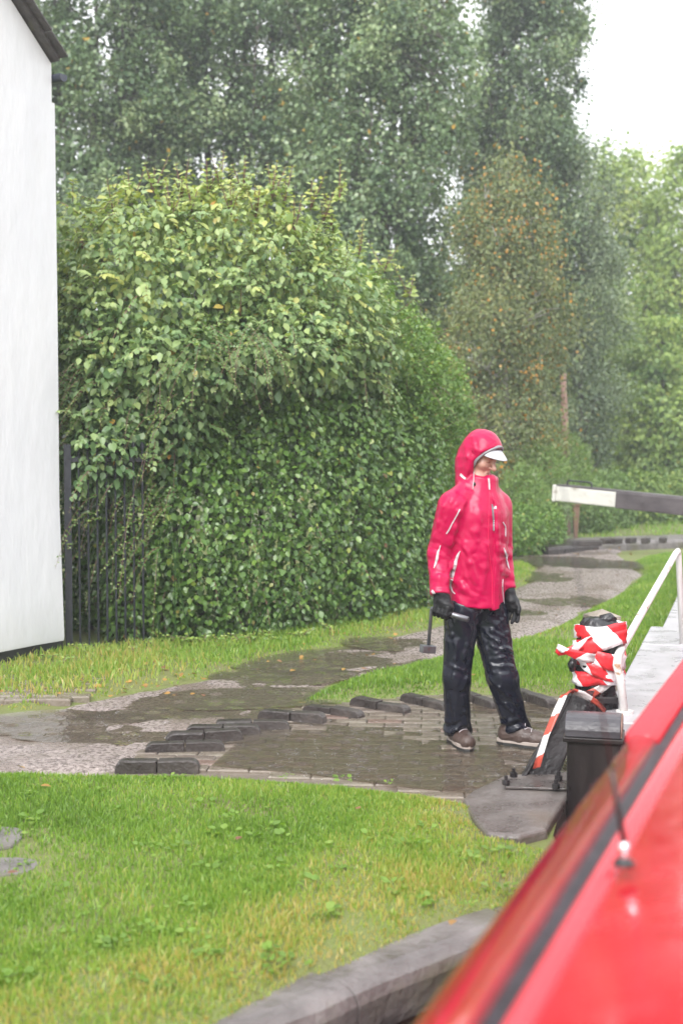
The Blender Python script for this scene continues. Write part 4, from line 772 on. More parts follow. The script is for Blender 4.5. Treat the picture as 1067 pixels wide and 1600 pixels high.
# upright shoots with leaf pairs on the big shrub
def shoots(parent, spots, n, seed, ln, size, mat, tw=0.006, droop=0.0, name='shoot'):
    rg = np.random.default_rng(seed); off = tuple(parent.location); st = MB(off); Cs, Ts, Ns, Ss, Rs = [], [], [], [], []
    for k in range(n):
        p = Vector(spots[k % len(spots)]) ; l = ln * rg.uniform(0.5, 1.2); az = rg.uniform(0, 6.28); lean = rg.uniform(0.05, 0.6)
        d = Vector((math.cos(az) * lean, math.sin(az) * lean, 1)).normalized(); pts = [p + d * (l * t) + Vector((math.cos(az), math.sin(az), 0)) * (droop * l * t * t) - Vector((0, 0, droop * l * t * t * 1.6)) for t in np.linspace(0, 1, 5)]
        st.tube(pts, [tw, tw * .9, tw * .8, tw * .6, tw * .3], 5); m_ = int(l / 0.06) + 2
        for j in range(m_):
            t = (j + 0.5) / m_; q = pts[0].lerp(pts[-1], t) if droop == 0 else pts[min(int(t * 4), 3)].lerp(pts[min(int(t * 4), 3) + 1], t * 4 - int(t * 4)); a = j * 1.57 + az
            for s in (0, math.pi):
                o = Vector((math.cos(a + s), math.sin(a + s), 0)); Cs.append(q + o * 0.004); Ts.append(o + Vector((0, 0, 0.35 - 0.5 * (1 - t)))); Ns.append(Vector((0, -0.7, 0.8)) + Vector(rg.normal(size=3) * 0.4)); Ss.append(size * (1.15 - 0.7 * t) * rg.uniform(0.8, 1.2)); Rs.append(np.clip(0.72 + 0.2 * t + rg.normal() * 0.1, 0, 0.96))
    st.build('shoot_stems', M['twig'], parent, kind='stuff'); leafobj('shoot_leaves', np.array(Cs), np.array(Ts), np.array(Ns), np.array(Ss), np.array(Rs), OV, mat, parent, off, 0.95, kind='stuff')
tops = [P(x, y - 16, Y_ - 0.1) for x, y, Y_ in ((240, 318, 11.4), (285, 325, 11.5), (325, 318, 11.5), (345, 312, 11.5), (380, 318, 11.6), (425, 328, 11.7), (445, 335, 11.8), (485, 345, 12.0), (505, 365, 12.1), (180, 365, 11.3), (520, 380, 12.2), (530, 330, 12.3), (300, 345, 11.2), (270, 360, 11.1), (360, 350, 11.3), (400, 360, 11.4), (460, 380, 11.6), (130, 410, 11.1), (205, 345, 11.4), (560, 420, 12.5), (600, 440, 13.0), (640, 480, 13.4))]
shoots(dog, tops, 84, 31, 0.34, 0.080, 'dogwood')
# cotoneaster: arching sprays of tiny paired leaves, hanging over the gate and the shrub
cot = empty('cotoneaster', G(150, 1018), 'arching cotoneaster sprays with tiny paired leaves hanging over the iron gate', 'shrub'); co = tuple(cot.location)
rg = np.random.default_rng(41); Cs, Ts, Ns, Ss, Rs = [], [], [], [], []; st = MB(co)
def spray(p0, d0, ln, sag):
    pts = [p0 + d0 * (ln * t) + Vector((0, 0, -sag * ln * t * t)) for t in np.linspace(0, 1, 10)]; st.tube(pts, [0.0022 * (1 - 0.8 * t) + 0.0006 for t in np.linspace(0, 1, 10)], 4)
    m_ = int(ln / 0.016)
    for j in range(m_):
        t = (j + 0.5) / m_ * 8.99; i = int(t); q = pts[i].lerp(pts[i + 1], t - i); tg = (pts[i + 1] - pts[i]).normalized(); sd = tg.cross(Vector((0, -0.5, 0.8))).normalized()
        for s in (-1, 1):
            if rg.random() < 0.22: continue
            Cs.append(q + Vector(rg.normal(size=3) * 0.004)); Ts.append(sd * s + tg * 0.5 + Vector(rg.normal(size=3) * 0.15)); Ns.append(Vector((0, -0.6, 0.8)) + Vector(rg.normal(size=3) * 0.3)); Ss.append(0.026 * rg.uniform(0.5, 1.4) * (1.1 - 0.5 * t / 9)); Rs.append(np.clip(0.35 + 0.06 * t + rg.normal() * 0.12, 0, 1))
for k in range(105):
    px = 100 + 180 * rg.random() ** 1.3; py = rg.uniform(560, 860); q = P(px, py, 10.35 + rg.uniform(-0.15, 0.3)); a = rg.normal(0, 0.9); spray(q, Vector((-math.cos(a) * 0.8 - 0.1, -0.5 + rg.normal() * 0.2, math.sin(a) * 0.6 - 0.1)).normalized(), rg.uniform(0.14, 0.40), rg.uniform(0.5, 1.8))
for px, py, n_ in ((330, 525, 5), (400, 520, 6), (430, 530, 5), (300, 560, 5), (360, 540, 4)):
    for k in range(n_): spray(P(px + rg.normal() * 22, py + rg.normal() * 15, 10.3), Vector((rg.normal() * 0.7, -0.5, -0.1)).normalized(), rg.uniform(0.25, 0.42), rg.uniform(0.6, 1.4))
for py in (590, 640, 690, 720, 770, 820, 850, 880): spray(P(112, py, 10.35), Vector((-0.8, -0.5, 0.25 + rg.normal() * 0.3)).normalized(), rg.uniform(0.15, 0.3), 0.5)
st.build('stems', M['twig'], cot, kind='stuff'); leafobj('leaves', np.array(Cs), np.array(Ts), np.array(Ns), np.array(Ss), np.array(Rs), DI, 'cotoneaster', cot, co, 1.3, kind='stuff')
# bramble and weed stems at the hedge foot
wd = empty('hedge_weeds', G(380, 1005), 'leafy weeds and long pale bramble stems at the foot of the ivy hedge', 'weeds')
wsp = [G(x, y) for x, y in ((250, 1010), (285, 1012), (300, 1014), (320, 1013), (345, 1015), (375, 1012), (400, 1010), (420, 1006), (440, 1008), (470, 1003), (490, 1000), (520, 995), (560, 985), (600, 975), (640, 968), (225, 1016), (180, 1020), (130, 1028), (80, 1040), (95, 1050), (210, 1030))]
shoots(wd, wsp, 90, 33, 0.20, 0.055, 'ivy', tw=0.004, droop=0.3)
mm = MB(wd.location)
for (x0, y0, x1, y1) in ((385, 1005, 470, 890), (388, 1004, 420, 880), (395, 1004, 455, 905), (275, 1010, 285, 800), (300, 1012, 262, 780), (250, 1010, 252, 830), (405, 1003, 490, 915)):
    a = G(x0, y0); b = P(x1, y1, a.y - 0.12); mm.tube([a, a.lerp(b, 0.5) + Vector((-0.03, -0.05, 0.05)), b], [0.006, 0.005, 0.003], 5)
mm.build('bramble_stems', M['cotoneaster'], wd, kind='stuff')
# ---------------- trees
def tree(name, label, cat, group, base, height, prof, n_leaf, n_clump, size, mat, seed, bark='bark', trunks=1, r0=0.16, limb_n=22, up=1.2, sig=(0.22, 0.22, 0.25), vis=True, droop=0.5, rmean=0.42, orange=0.0, lean=(0, 0), inner=0.35, zmin=0.4):
    """prof: list of (z, radius) of the crown; leaves grow in clumps on twigs from the limbs"""
    rg = np.random.default_rng(seed); base = Vector(base); base.z = 0; e = empty(name, base, label, cat, group); off = np.array(base)
    pz = np.array([p[0] for p in prof]); pr = np.array([p[1] for p in prof])
    limbs = []; tm = MB(base); lm = MB(base)
    for t_ in range(trunks):
        a = 6.28 * t_ / trunks + seed; sp = 0 if trunks == 1 else 0.35; pts = []
        for z in np.linspace(-0.1, height * 0.97, 9):
            f = z / height; pts.append(base + Vector((math.cos(a) * sp * (0.4 + 2.2 * f) + lean[0] * f + rg.normal() * 0.05, math.sin(a) * sp * (0.4 + f) + lean[1] * f + rg.normal() * 0.05, z)))
        tm.tube(pts, [r0 * (1 - 0.88 * t) for t in np.linspace(0, 1, 9)], 9); limbs.append([np.array(p) for p in pts])
    tm.build('trunk', M[bark], e, smooth=True)
    for k in range(limb_n):
        tr = limbs[k % trunks]; f = 0.12 + 0.82 * (k + rg.random()) / limb_n; i = min(int(f * 8), 7); s0 = tr[i] + (tr[i + 1] - tr[i]) * (f * 8 - i)
        az = k * 2.4 + rg.normal() * 0.3; R = np.interp(s0[2] + 0.5, pz, pr) * rg.uniform(0.6, 0.95); d = np.array([math.cos(az), math.sin(az), 0])
        pts = [s0 + d * R * t ** 0.8 + np.array([0, 0, R * up * t ** 1.2]) + rg.normal(size=3) * 0.04 * R * t for t in np.linspace(0, 1, 6)]
        lm.tube([Vector(p) for p in pts], [max(0.006, r0 * 0.38 * (1 - f * 0.6) * (1 - 0.9 * t)) for t in np.linspace(0, 1, 6)], 6); limbs.append(pts)
    lpnts = np.concatenate([np.array(l)[1:] for l in limbs])
    # clumps through the crown's volume, most of them towards its outside, lobed outline
    z = rg.uniform(max(zmin, pz[0]), pz[-1], n_clump * 4); r = np.interp(z, pz, pr); keep = rg.random(len(z)) < (r / pr.max()) ** 1.2; z, r = z[keep][:n_clump], r[keep][:n_clump]; n = len(z)
    az = rg.uniform(0, 6.283, n); lob = 1 + 0.16 * np.sin(3 * az + z * 0.9 + seed) + 0.12 * np.sin(5 * az - z * 1.7) + 0.10 * np.sin(z * 3.1 + seed * 2)
    rr = r * lob * np.sqrt(rg.uniform(inner, 1.0, n)); cen = np.stack([base.x + lean[0] * z / height + rr * np.cos(az), base.y + lean[1] * z / height + rr * np.sin(az), z], 1)
    for c in cen:
        dd = ((lpnts - c) ** 2 * np.array([1, 1, 2.0])).sum(1) + (lpnts[:, 2] > c[2]) * 0.6; q = lpnts[np.argmin(dd)]
        mid = (q + c) / 2 + np.array([0, 0, 0.08]); lm.tube([Vector(q), Vector(mid), Vector(c)], [0.014, 0.009, 0.004], 3, cap=False)
    lm.build('branches', M[bark], e, smooth=True, kind='stuff')
    per = n_leaf // n; idx = np.repeat(np.arange(n), per); m_ = len(idx); csz = rg.uniform(0.55, 1.5, n)[idx][:, None]
    C = cen[idx] + rg.normal(size=(m_, 3)) * np.array(sig) * csz
    out = unit(C - np.array([base.x, base.y, 0]) * np.array([1, 1, 0]) - np.array([0, 0, 1]) * C[:, 2:3] + 1e-6); T = out * 0.5 + np.array([0, 0, -droop]) + rg.normal(size=(m_, 3)) * 0.6; N = out * 0.6 + np.array([0, 0, 0.6]) + rg.normal(size=(m_, 3)) * 0.6
    S = size * rg.uniform(0.6, 1.3, m_); rnd = np.clip(rg.normal(rmean, 0.15, m_) + (rg.normal(0, 0.20, n))[idx], 0, 0.86 if orange else 0.975)
    if orange: hot = (rg.random(n) < orange)[idx] & (rg.random(m_) < 0.30) | (rg.random(m_) < 0.03); rnd[hot] = rg.uniform(0.93, 1, hot.sum())
    else: hot = rg.random(m_) < 0.004; rnd[hot] = 1.0
    if vis:
        k_ = (C[:, 1] - base.y < np.interp(C[:, 2], pz, pr) * 0.75) & (C[:, 2] > 0.02); C, T, N, S, rnd = C[k_], T[k_], N[k_], S[k_], rnd[k_]
    leafobj('crown', C, T, N, S, rnd, DI, mat, e, off, 1.15)
    return e
def at(px, Y): q = P(px, 700, Y); return (q.x, q.y, 0)
PG = 'tall poplars behind the hedge'
tree('poplar_tree', 'dark leafy poplar rising behind the white house roof', 'tree', PG, at(150, 25), 12.5, [(0.8, 1.0), (3, 1.6), (7, 1.7), (10, 1.6), (12.8, 1.3)], 130000, 560, 0.092, 'poplar', 51, trunks=3, r0=0.13, up=1.5, sig=(0.18, 0.18, 0.22), inner=0.1)
tree('poplar_tree', 'broad poplar with several leaning trunks behind the big shrub', 'tree', PG, at(370, 26.5), 13.5, [(0.8, 1.4), (3, 2.0), (7, 2.1), (10, 1.9), (13.5, 1.5)], 160000, 700, 0.092, 'poplar', 52, trunks=4, r0=0.15, up=1.6, sig=(0.18, 0.18, 0.22), inner=0.1)
tree('poplar_tree', 'dense grey green poplar in the middle of the row', 'tree', PG, at(595, 25), 13.5, [(0.8, 1.0), (3, 1.55), (6, 1.75), (9, 1.6), (13.5, 1.2)], 150000, 640, 0.092, 'poplar', 53, trunks=3, r0=0.15, up=1.7, sig=(0.18, 0.18, 0.22), inner=0.12, rmean=0.5)
tree('poplar_tree', 'narrow poplar at the open sky end of the row', 'tree', PG, at(808, 29), 14.5, [(0.8, 0.8), (3, 1.15), (7, 1.2), (10, 1.2), (14.5, 0.95)], 125000, 600, 0.095, 'poplar', 54, trunks=2, r0=0.13, up=1.7, sig=(0.18, 0.18, 0.22), inner=0.1, lean=(0.2, 0))
tree('birch_tree', 'drooping birch with orange autumn leaves beside the path behind the person', 'tree', None, at(785, 21.5), 6.3, [(0.9, 0.55), (2.2, 1.0), (4.0, 1.05), (5.4, 0.75), (6.4, 0.25)], 44000, 260, 0.055, 'birch', 55, bark='birchbark', r0=0.07, up=0.9, sig=(0.16, 0.16, 0.24), droop=1.0, orange=0.16, inner=0.15)
tree('grey_willow', 'wispy grey green tree between the birch and the pale trees', 'tree', None, at(905, 29), 8.2, [(1.5, 0.6), (3, 0.95), (5.5, 0.95), (7.4, 0.8), (8.5, 0.35)], 30000, 230, 0.07, 'greytree', 56, r0=0.08, up=1.3, sig=(0.16, 0.16, 0.2), inner=0.15)
AG = 'pale ash trees beyond the bend'
tree('ash_tree', 'pale yellow green ash tree beside the wispy grey tree', 'tree', AG, at(965, 38), 10.2, [(0.3, 1.2), (2.5, 1.75), (6, 1.7), (8.5, 1.25), (10.4, 0.5)], 34000, 210, 0.14, 'ash', 57, up=0.9, sig=(0.3, 0.3, 0.2), inner=0.3, zmin=0.3, rmean=0.55)
tree('ash_tree', 'light green ash tree cut by the frame edge, tallest of the pale trees', 'tree', AG, at(1075, 36), 9.8, [(0.3, 1.3), (2.5, 1.6), (6, 1.5), (8.5, 1.2), (10.2, 0.5)], 32000, 200, 0.14, 'ash', 58, up=0.9, sig=(0.3, 0.3, 0.2), inner=0.3, zmin=0.3, rmean=0.45)
tree('ash_tree', 'lower pale green ash tree behind the balance beam', 'tree', AG, at(935, 33), 6.0, [(0.3, 1.0), (2, 1.35), (4, 1.1), (6, 0.4)], 20000, 120, 0.12, 'ash', 59, up=0.8, sig=(0.28, 0.28, 0.18), inner=0.3, zmin=0.3, rmean=0.4)
tree('ash_tree', 'rounded green ash tree low behind the dark beam arm', 'tree', AG, at(1030, 31), 4.6, [(0.2, 0.9), (1.5, 1.2), (3.4, 0.9), (4.8, 0.3)], 18000, 110, 0.12, 'ash', 60, up=0.7, sig=(0.26, 0.26, 0.18), inner=0.3, zmin=0.2, rmean=0.35)
tree('garden_tree', 'small grey green tree showing between house wall and shrub top', 'tree', None, at(128, 16), 4.9, [(1.5, 0.5), (3, 0.75), (4.2, 0.65), (5.0, 0.25)], 9000, 80, 0.055, 'greytree', 61, r0=0.06, up=1.0, sig=(0.12, 0.12, 0.14))
# bushes along the path
BG = 'bushes along the far path'
plant('path_bush', 'pale feathery bush behind the pink hood beside the path', 'bush', BG, at(838, 20.5), [lp(838, 770, 21, 0.62, 0.6, 0.85), lp(870, 740, 22.5, 0.6, 0.6, 0.75), lp(815, 800, 20.3, 0.45, 0.5, 0.75)], 16000, 0.055, 'palebush', 71, tmpl=DI, wide=0.6, ori=dict(out=0.6, down=-0.5, rand=0.6, up=0.5), stems=6, stem_r=0.015)
plant('path_bush', 'bright green bush low beside the pink sleeve', 'bush', BG, at(815, 19.2), [lp(818, 830, 19.5, 0.35, 0.45, 0.42), lp(850, 830, 20.2, 0.35, 0.45, 0.40)], 8000, 0.045, 'privet', 72, tmpl=DI, stems=3, stem_r=0.012)
plant('path_bush', 'rounded bush below the white beam end', 'bush', BG, at(925, 25), [lp(918, 795, 25, 0.55, 0.5, 0.65), lp(950, 790, 26.5, 0.55, 0.5, 0.75)], 10000, 0.06, 'palebush', 73, tmpl=DI, stems=4, stem_r=0.015, rmean=0.3)
plant('path_bush', 'darker bush under the far dark beam arm', 'bush', BG, at(1035, 28), [lp(1000, 790, 28, 0.7, 0.6, 0.75), lp(1060, 790, 28.5, 0.8, 0.6, 0.75)], 10000, 0.08, 'ash', 74, tmpl=DI, stems=4, stem_r=0.015, rmean=0.25)
# a far wood closing the view
rg = np.random.default_rng(81); n = 30000; X = rg.uniform(-30, 40, n); Y = 52 + rg.uniform(0, 6, n) + 0.12 * X; Hh = 6.5 + 2.5 * vnoise(X * 0.25, X * 0 + 3.3, 5); Z = Hh * rg.random(n) ** 0.7
Cw = np.stack([X, Y, Z], 1); Tn = rg.normal(size=(n, 3)); Tn[:, 2] -= 0.5
fw = leafobj('far_wood', Cw, Tn, np.array([0, -0.6, 0.7]) + rg.normal(size=(n, 3)) * 0.5, 0.45 * rg.uniform(0.6, 1.3, n), np.clip(rg.normal(0.4, 0.2, n), 0, 0.95), DI, 'ash', None, (0, 0, 0), 1.2); tag(fw, 'distant wood closing the view behind all the trees', kind='stuff')
# fallen leaves on path, verge and lawn
rg = np.random.default_rng(91); spots_ = []
for (x0, x1, y0, y1, n_) in ((0, 320, 1040, 1100, 60), (700, 1000, 860, 1000, 60), (330, 680, 985, 1060, 26), (0, 780, 1215, 1560, 6), (470, 900, 1010, 1090, 14), (860, 1060, 862, 885, 30)):
    for _ in range(n_): g = G(rg.uniform(x0, x1), rg.uniform(y0, y1)); spots_.append((g.x, g.y, 0.05 + (0.04 if y0 > 1200 or y0 == 1010 else 0)))
Cf = np.array(spots_); n = len(Cf)
fl = leafobj('fallen_leaves', Cf, np.concatenate([rg.normal(size=(n, 2)), rg.normal(size=(n, 1)) * 0.15], 1), np.array([0, 0, 1]) + rg.normal(size=(n, 3)) * 0.25, rg.uniform(0.03, 0.055, n), rg.random(n), OV, 'fallen', None, (0, 0, 0), 1.2); tag(fl, 'scattered yellow and brown fallen leaves on path and verge', kind='stuff')

# rain striking the wet ground: thrown droplets over puddles and paving
rg = np.random.default_rng(95); rs = []
for (x0, x1, y0, y1, n_) in ((420, 880, 1125, 1225, 260), (330, 620, 1020, 1105, 90), (40, 320, 1110, 1165, 60)):
    for _ in range(n_):
        g = G(rg.uniform(x0, x1), rg.uniform(y0, y1), 0.03); k_ = rg.integers(1, 5)
        for q in range(k_): rs.append((g.x + rg.normal() * 0.010, g.y + rg.normal() * 0.01, 0.026 + abs(rg.normal()) * 0.014, rg.uniform(0.0011, 0.0026)))
rs = np.array(rs); tv = np.array([(1, 0, 0), (-1, 0, 0), (0, 1, 0), (0, -1, 0), (0, 0, 1.3), (0, 0, -1)]); tf = np.array([(0, 2, 4), (2, 1, 4), (1, 3, 4), (3, 0, 4), (2, 0, 5), (1, 2, 5), (3, 1, 5), (0, 3, 5)])
V = (rs[:, None, :3] + rs[:, None, 3:4] * tv[None]).reshape(-1, 3); o = link('rain_splashes', np_mesh('rain_splashes', V, [(tf[None] + (np.arange(len(rs)) * 6)[:, None, None]).reshape(-1, 3)], M['chrome'], True)); tag(o, 'tiny droplets thrown up by rain on puddles and wet paving', kind='stuff')

# broad-leaved weeds and clover in the near turf
tw = empty('lawn_weeds', G(300, 1400), 'clumps of broad leaved weeds and clover in the near lawn', 'weeds'); rg = np.random.default_rng(97); Cs, Ts, Ns, Ss, Rs = [], [], [], [], []
zl = lawnz(0.055, 1)
for _ in range(80):
    g = G(rg.uniform(-20, 800), rg.uniform(1235, 1580)); ok_ = inpoly(np.array([g.x]), np.array([g.y]), LAWN1)[0]
    if not ok_: continue
    z0 = float(zl(np.array([g.x]), np.array([g.y]), np.array([0.5]))[0]); rs_ = rg.uniform(0.4, 1.2)
    for k in range(rg.integers(5, 16)):
        a = rg.uniform(0, 6.283); r_ = rg.uniform(0, 0.05) * rs_; Cs.append((g.x + math.cos(a) * r_, g.y + math.sin(a) * r_, z0 + rg.uniform(0.008, 0.03))); Ts.append((math.cos(a), math.sin(a), rg.uniform(0.0, 0.5))); Ns.append((rg.normal() * 0.3, rg.normal() * 0.3, 1)); Ss.append(rg.uniform(0.018, 0.042) * rs_); Rs.append(rg.uniform(0.1, 0.6))
leafobj('leaves', np.array(Cs), np.array(Ts), np.array(Ns), np.array(Ss), np.array(Rs), OV, 'hayleaf', tw, tuple(tw.location), 1.2, kind='stuff')
# ================================================================== the person
PY = 6.92; PO = Vector((P(742, 1180, PY).x, PY, 0.02))
def pl(px, py, dy=0.0):
    q = P(px, py, PY + dy); return np.array([q.x - PO.x, q.y - PO.y, q.z - PO.z])
def sd_cone(p, a, b, r1, r2):
    a = np.asarray(a, np.float32); b = np.asarray(b, np.float32); ba = b - a; t = np.clip(((p - a) @ ba) / (ba @ ba), 0, 1)
    return np.linalg.norm(p - a - t[..., None] * ba, axis=-1) - (r1 + (r2 - r1) * t)
def sd_ell(p, c, r, R=None):
    q = p - np.asarray(c, np.float32)
    if R is not None: q = q @ np.asarray(R, np.float32).T
    q = q / np.asarray(r, np.float32); k = np.linalg.norm(q, axis=-1); return (k - 1) * min(r)
def smin(a, b, k): h = np.clip(0.5 + 0.5 * (b - a) / k, 0, 1); return b * (1 - h) + a * h - k * h * (1 - h)
def smax(a, b, k): return -smin(-a, -b, k)
def surfnet(fn, lo, hi, h, zs=None):
    xs = np.arange(lo[0], hi[0] + h, h); ys = np.arange(lo[1], hi[1] + h, h); zs = np.arange(lo[2], hi[2] + h, h) if zs is None else zs
    Pg = np.stack(np.meshgrid(xs, ys, zs, indexing='ij'), -1).astype(np.float32); V = fn(Pg); s = V < 0
    cnt = np.zeros(tuple(n - 1 for n in s.shape), np.int8); cor = [(i, j, k) for i in (0, 1) for j in (0, 1) for k in (0, 1)]
    sh = lambda A, c: A[c[0]:A.shape[0] - 1 + c[0], c[1]:A.shape[1] - 1 + c[1], c[2]:A.shape[2] - 1 + c[2]]
    for c in cor: cnt += sh(s, c)
    act = np.argwhere((cnt > 0) & (cnt < 8)); idx = np.full(cnt.shape, -1, np.int64); idx[tuple(act.T)] = np.arange(len(act))
    acc = np.zeros((len(act), 3)); num = np.zeros(len(act))
    for a in cor:
        for ax in range(3):
            if a[ax]: continue
            b = list(a); b[ax] = 1; va = V[tuple((act + a).T)]; vb = V[tuple((act + b).T)]; cr = (va < 0) != (vb < 0); t = np.where(cr, va / np.where(va - vb == 0, 1, va - vb), 0)
            q = np.array(a, float)[None] + np.zeros((len(act), 3)); q[:, ax] = t; acc[cr] += q[cr]; num[cr] += 1
    pos = act + acc / num[:, None]; W = np.stack([np.interp(pos[:, 0], np.arange(len(xs)), xs), np.interp(pos[:, 1], np.arange(len(ys)), ys), np.interp(pos[:, 2], np.arange(len(zs)), zs)], 1)
    quads = []
    for ax in range(3):
        o1, o2 = (ax + 1) % 3, (ax + 2) % 3; sl0 = [slice(None)] * 3; sl1 = [slice(None)] * 3; sl0[ax] = slice(0, -1); sl1[ax] = slice(1, None)
        e = np.argwhere(s[tuple(sl0)] != s[tuple(sl1)]); e = e[(e[:, o1] > 0) & (e[:, o2] > 0) & (e[:, o1] < s.shape[o1] - 1) & (e[:, o2] < s.shape[o2] - 1)]
        def g(d1, d2): q = e.copy(); q[:, o1] += d1; q[:, o2] += d2; return idx[tuple(q.T)]
        Q = np.stack([g(-1, -1), g(0, -1), g(0, 0), g(-1, 0)], 1); fl = ~s[tuple(e.T)]; Q[fl] = Q[fl][:, ::-1]; quads.append(Q)
    Q = np.concatenate(quads); Q = Q[(Q >= 0).all(1)]; return W, Q
def sdobj(name, fn, lo, hi, h, mat, parent, zs=None, smooth_it=0):
    W, Q = surfnet(fn, lo, hi, h, zs)
    o = link(name, np_mesh(name, W, [Q], M[mat], True), parent)
    if smooth_it: q = o.modifiers.new('smooth', 'SMOOTH'); q.factor = 0.5; q.iterations = smooth_it
    return o, W, Q
person = empty('person', PO, 'person in hooded pink rain jacket, white peaked cap, black waterproof trousers and brown boots', 'person')
YAW = math.radians(40); Fv = np.array([math.sin(YAW), -math.cos(YAW), 0]); Lv = np.array([math.cos(YAW), math.sin(YAW), 0])
HYAW = math.radians(50); HT_ = math.radians(25)
hf0 = np.array([math.sin(HYAW), -math.cos(HYAW), 0]); hl = np.array([math.cos(HYAW), math.sin(HYAW), 0]); UPv = np.array([0, 0, 1.0])
hfv = hf0 * math.cos(HT_) - UPv * math.sin(HT_); hu = hf0 * math.sin(HT_) + UPv * math.cos(HT_); HR = np.stack([hl, hfv, hu])     # rows: head frame axes
HC = pl(749, 712)                                                    # head centre
def hp(u, v, w): return HC + hl * u + hfv * v + hu * w
# --- joints
shR = pl(706, 792, -0.105); elR = pl(686, 864, -0.07); wrR = pl(687, 929, -0.16)
shL = pl(779, 792, 0.105); elL = pl(783, 858, 0.14); wrL = pl(792, 920, 0.08)
hipR = pl(722, 955, -0.05); knR = pl(713, 1058, -0.05); anR = pl(715, 1142, 0.03)
hipL = pl(762, 955, 0.05); knL = pl(784, 1058, 0.00); anL = pl(809, 1140, 0.05)
# --- body: one continuous mesh (face shows, the rest is under clothes)
def f_head(p):
    q = (p - HC.astype(np.float32)) @ HR.T.astype(np.float32)
    d = sd_ell(q, (0, -.012, .03), (.072, .092, .098))
    d = smin(d, sd_ell(q, (0, .028, -.035), (.058, .062, .085)), .03)
    d = smin(d, sd_cone(q, (-.022, .058, -.088), (.022, .058, -.088), .024, .024), .025)       # jaw
    d = smin(d, sd_ell(q, (0, .074, -.098), (.018, .016, .016)), .02)                          # chin
    for s in (-1, 1):
        d = smin(d, sd_ell(q, (s * .040, .060, -.022), (.024, .024, .022)), .02)               # cheekbones
        d = smax(d, -sd_ell(q, (s * .031, .098, .008), (.017, .014, .010)), .012)              # sockets
    d = smin(d, sd_cone(q, (-.04, .076, .026), (.04, .076, .026), .012, .012), .014)           # brow
    for s in (-1, 1): d = smin(d, sd_ell(q, (s * .031, .078, .006), (.013, .011, .010)), .004)  # lids
    d = smin(d, sd_cone(q, (0, .086, .016), (0, .115, -.026), .0075, .0125), .010)               # nose
    for s in (-1, 1): d = smin(d, sd_ell(q, (s * .010, .098, -.032), (.007, .009, .007)), .006)
    d = smin(d, sd_cone(q, (-.016, .086, -.059), (.016, .086, -.059), .006, .006), .006)       # lips
    d = smin(d, sd_cone(q, (-.014, .085, -.069), (.014, .085, -.069), .0065, .0065), .006)
    d = smax(d, -sd_cone(q, (-.022, .094, -.0642), (.022, .094, -.0642), .0028, .0028), .004)  # mouth line
    for s in (-1, 1): d = smax(d, -sd_cone(q, (s * .016, .100, -.034), (s * .027, .084, -.060), .0035, .003), .010)   # folds beside the nose
    return d
def f_body(p):
    d = np.full(p.shape[:3], 1.0, np.float32); k0 = int(np.searchsorted(zs_b, 1.42)); d[:, :, k0:] = f_head(p[:, :, k0:])
    nk = pl(744, 762); d = smin(d, sd_cone(p, hp(0, -.02, -.07), nk, .055, .06), .03)
    d = smin(d, sd_cone(p, nk + [0, 0, -.05], pl(744, 905), .095, .08), .06)
    for a, b, r1, r2 in ((shR, elR, .05, .042), (elR, wrR, .042, .03), (shL, elL, .05, .042), (elL, wrL, .042, .03), (hipR, knR, .06, .05), (knR, anR, .055, .04), (hipL, knL, .06, .05), (knL, anL, .055, .04)): d = smin(d, sd_cone(p, a, b, r1, r2), .03)
    return d
zs_b = np.concatenate([np.arange(0.05, 1.40, 0.02), np.arange(1.40, 1.76, 0.0035)])
sdobj('body', f_body, (-.32, -.32, 0), (.36, .32, 0), 0.0042, 'skin', person, zs=zs_b)
mm = MB()
for s in (-1, 1):
    mm = MB(); mm.tube([Vector(hp(s * (.017 + .008 * k), .0905 - .0022 * k * k * 0.6, .022 + .0022 * k - .0009 * k * k)) for k in range(4)], [.0022, .0036, .0034, .0016], 6); mm.build('eyebrow', M['brow'], person, smooth=True)
    mm = MB(); mm.tube([Vector(hp(s * (.019 + .008 * k), .0880 - .0016 * k * k * .6, .0015 - .0008 * (k - 1.5) ** 2)) for k in range(4)], [.0012, .0020, .0020, .0012], 6); mm.build('eyelash', M['brow'], person, smooth=True)
mm = MB(); mm.tube([Vector(hp(x, .0925 - abs(x) * 0.22, -.0605 - abs(x) * .06)) for x in (-.017, -.008, 0, .008, .017)], [.0016, .0034, .0036, .0034, .0016], 8); mm.build('lip', M['lip'], person, smooth=True)
mm = MB(); mm.tube([Vector(hp(x, .0910 - abs(x) * 0.22, -.0695 + abs(x) * .03)) for x in (-.015, -.007, 0, .007, .015)], [.0016, .0038, .0042, .0038, .0016], 8); mm.build('lip', M['lip'], person, smooth=True)
# --- cloth folds
def folds(p, amp, seed, dirs, warp=0.35):
    x, y, z = p[..., 0], p[..., 1], p[..., 2]; r = np.random.default_rng(seed); out = 0
    wx = np.sin(9 * z + 3 * x + seed) + 0.6 * np.sin(17 * x - 11 * z + 2 * seed); wy = np.sin(11 * x + 7 * y + 5 * z + seed * 1.3)
    for (kx, ky, kz, a) in dirs: t = np.sin(kx * x + ky * y + kz * z + warp * 4 * wx + 1.3 * wy + r.uniform(0, 6)); out = out + a * (1 - np.abs(t)) ** 1.6
    return amp * (out - 0.35)
zt = lambda py: float(pl(742, py)[2])
TZ = np.array([zt(948), zt(935), zt(900), zt(855), zt(800), zt(775), zt(762), zt(752), zt(742)]); TA = [.170, .172, .176, .180, .178, .140, .105, .085, .078]; TB = [.128, .124, .126, .132, .134, .112, .092, .082, .076]; TX = [743, 743, 745, 747, 747, 745, 744, 746, 748]
TX = [(q - 742) * 0.00346 for q in TX]
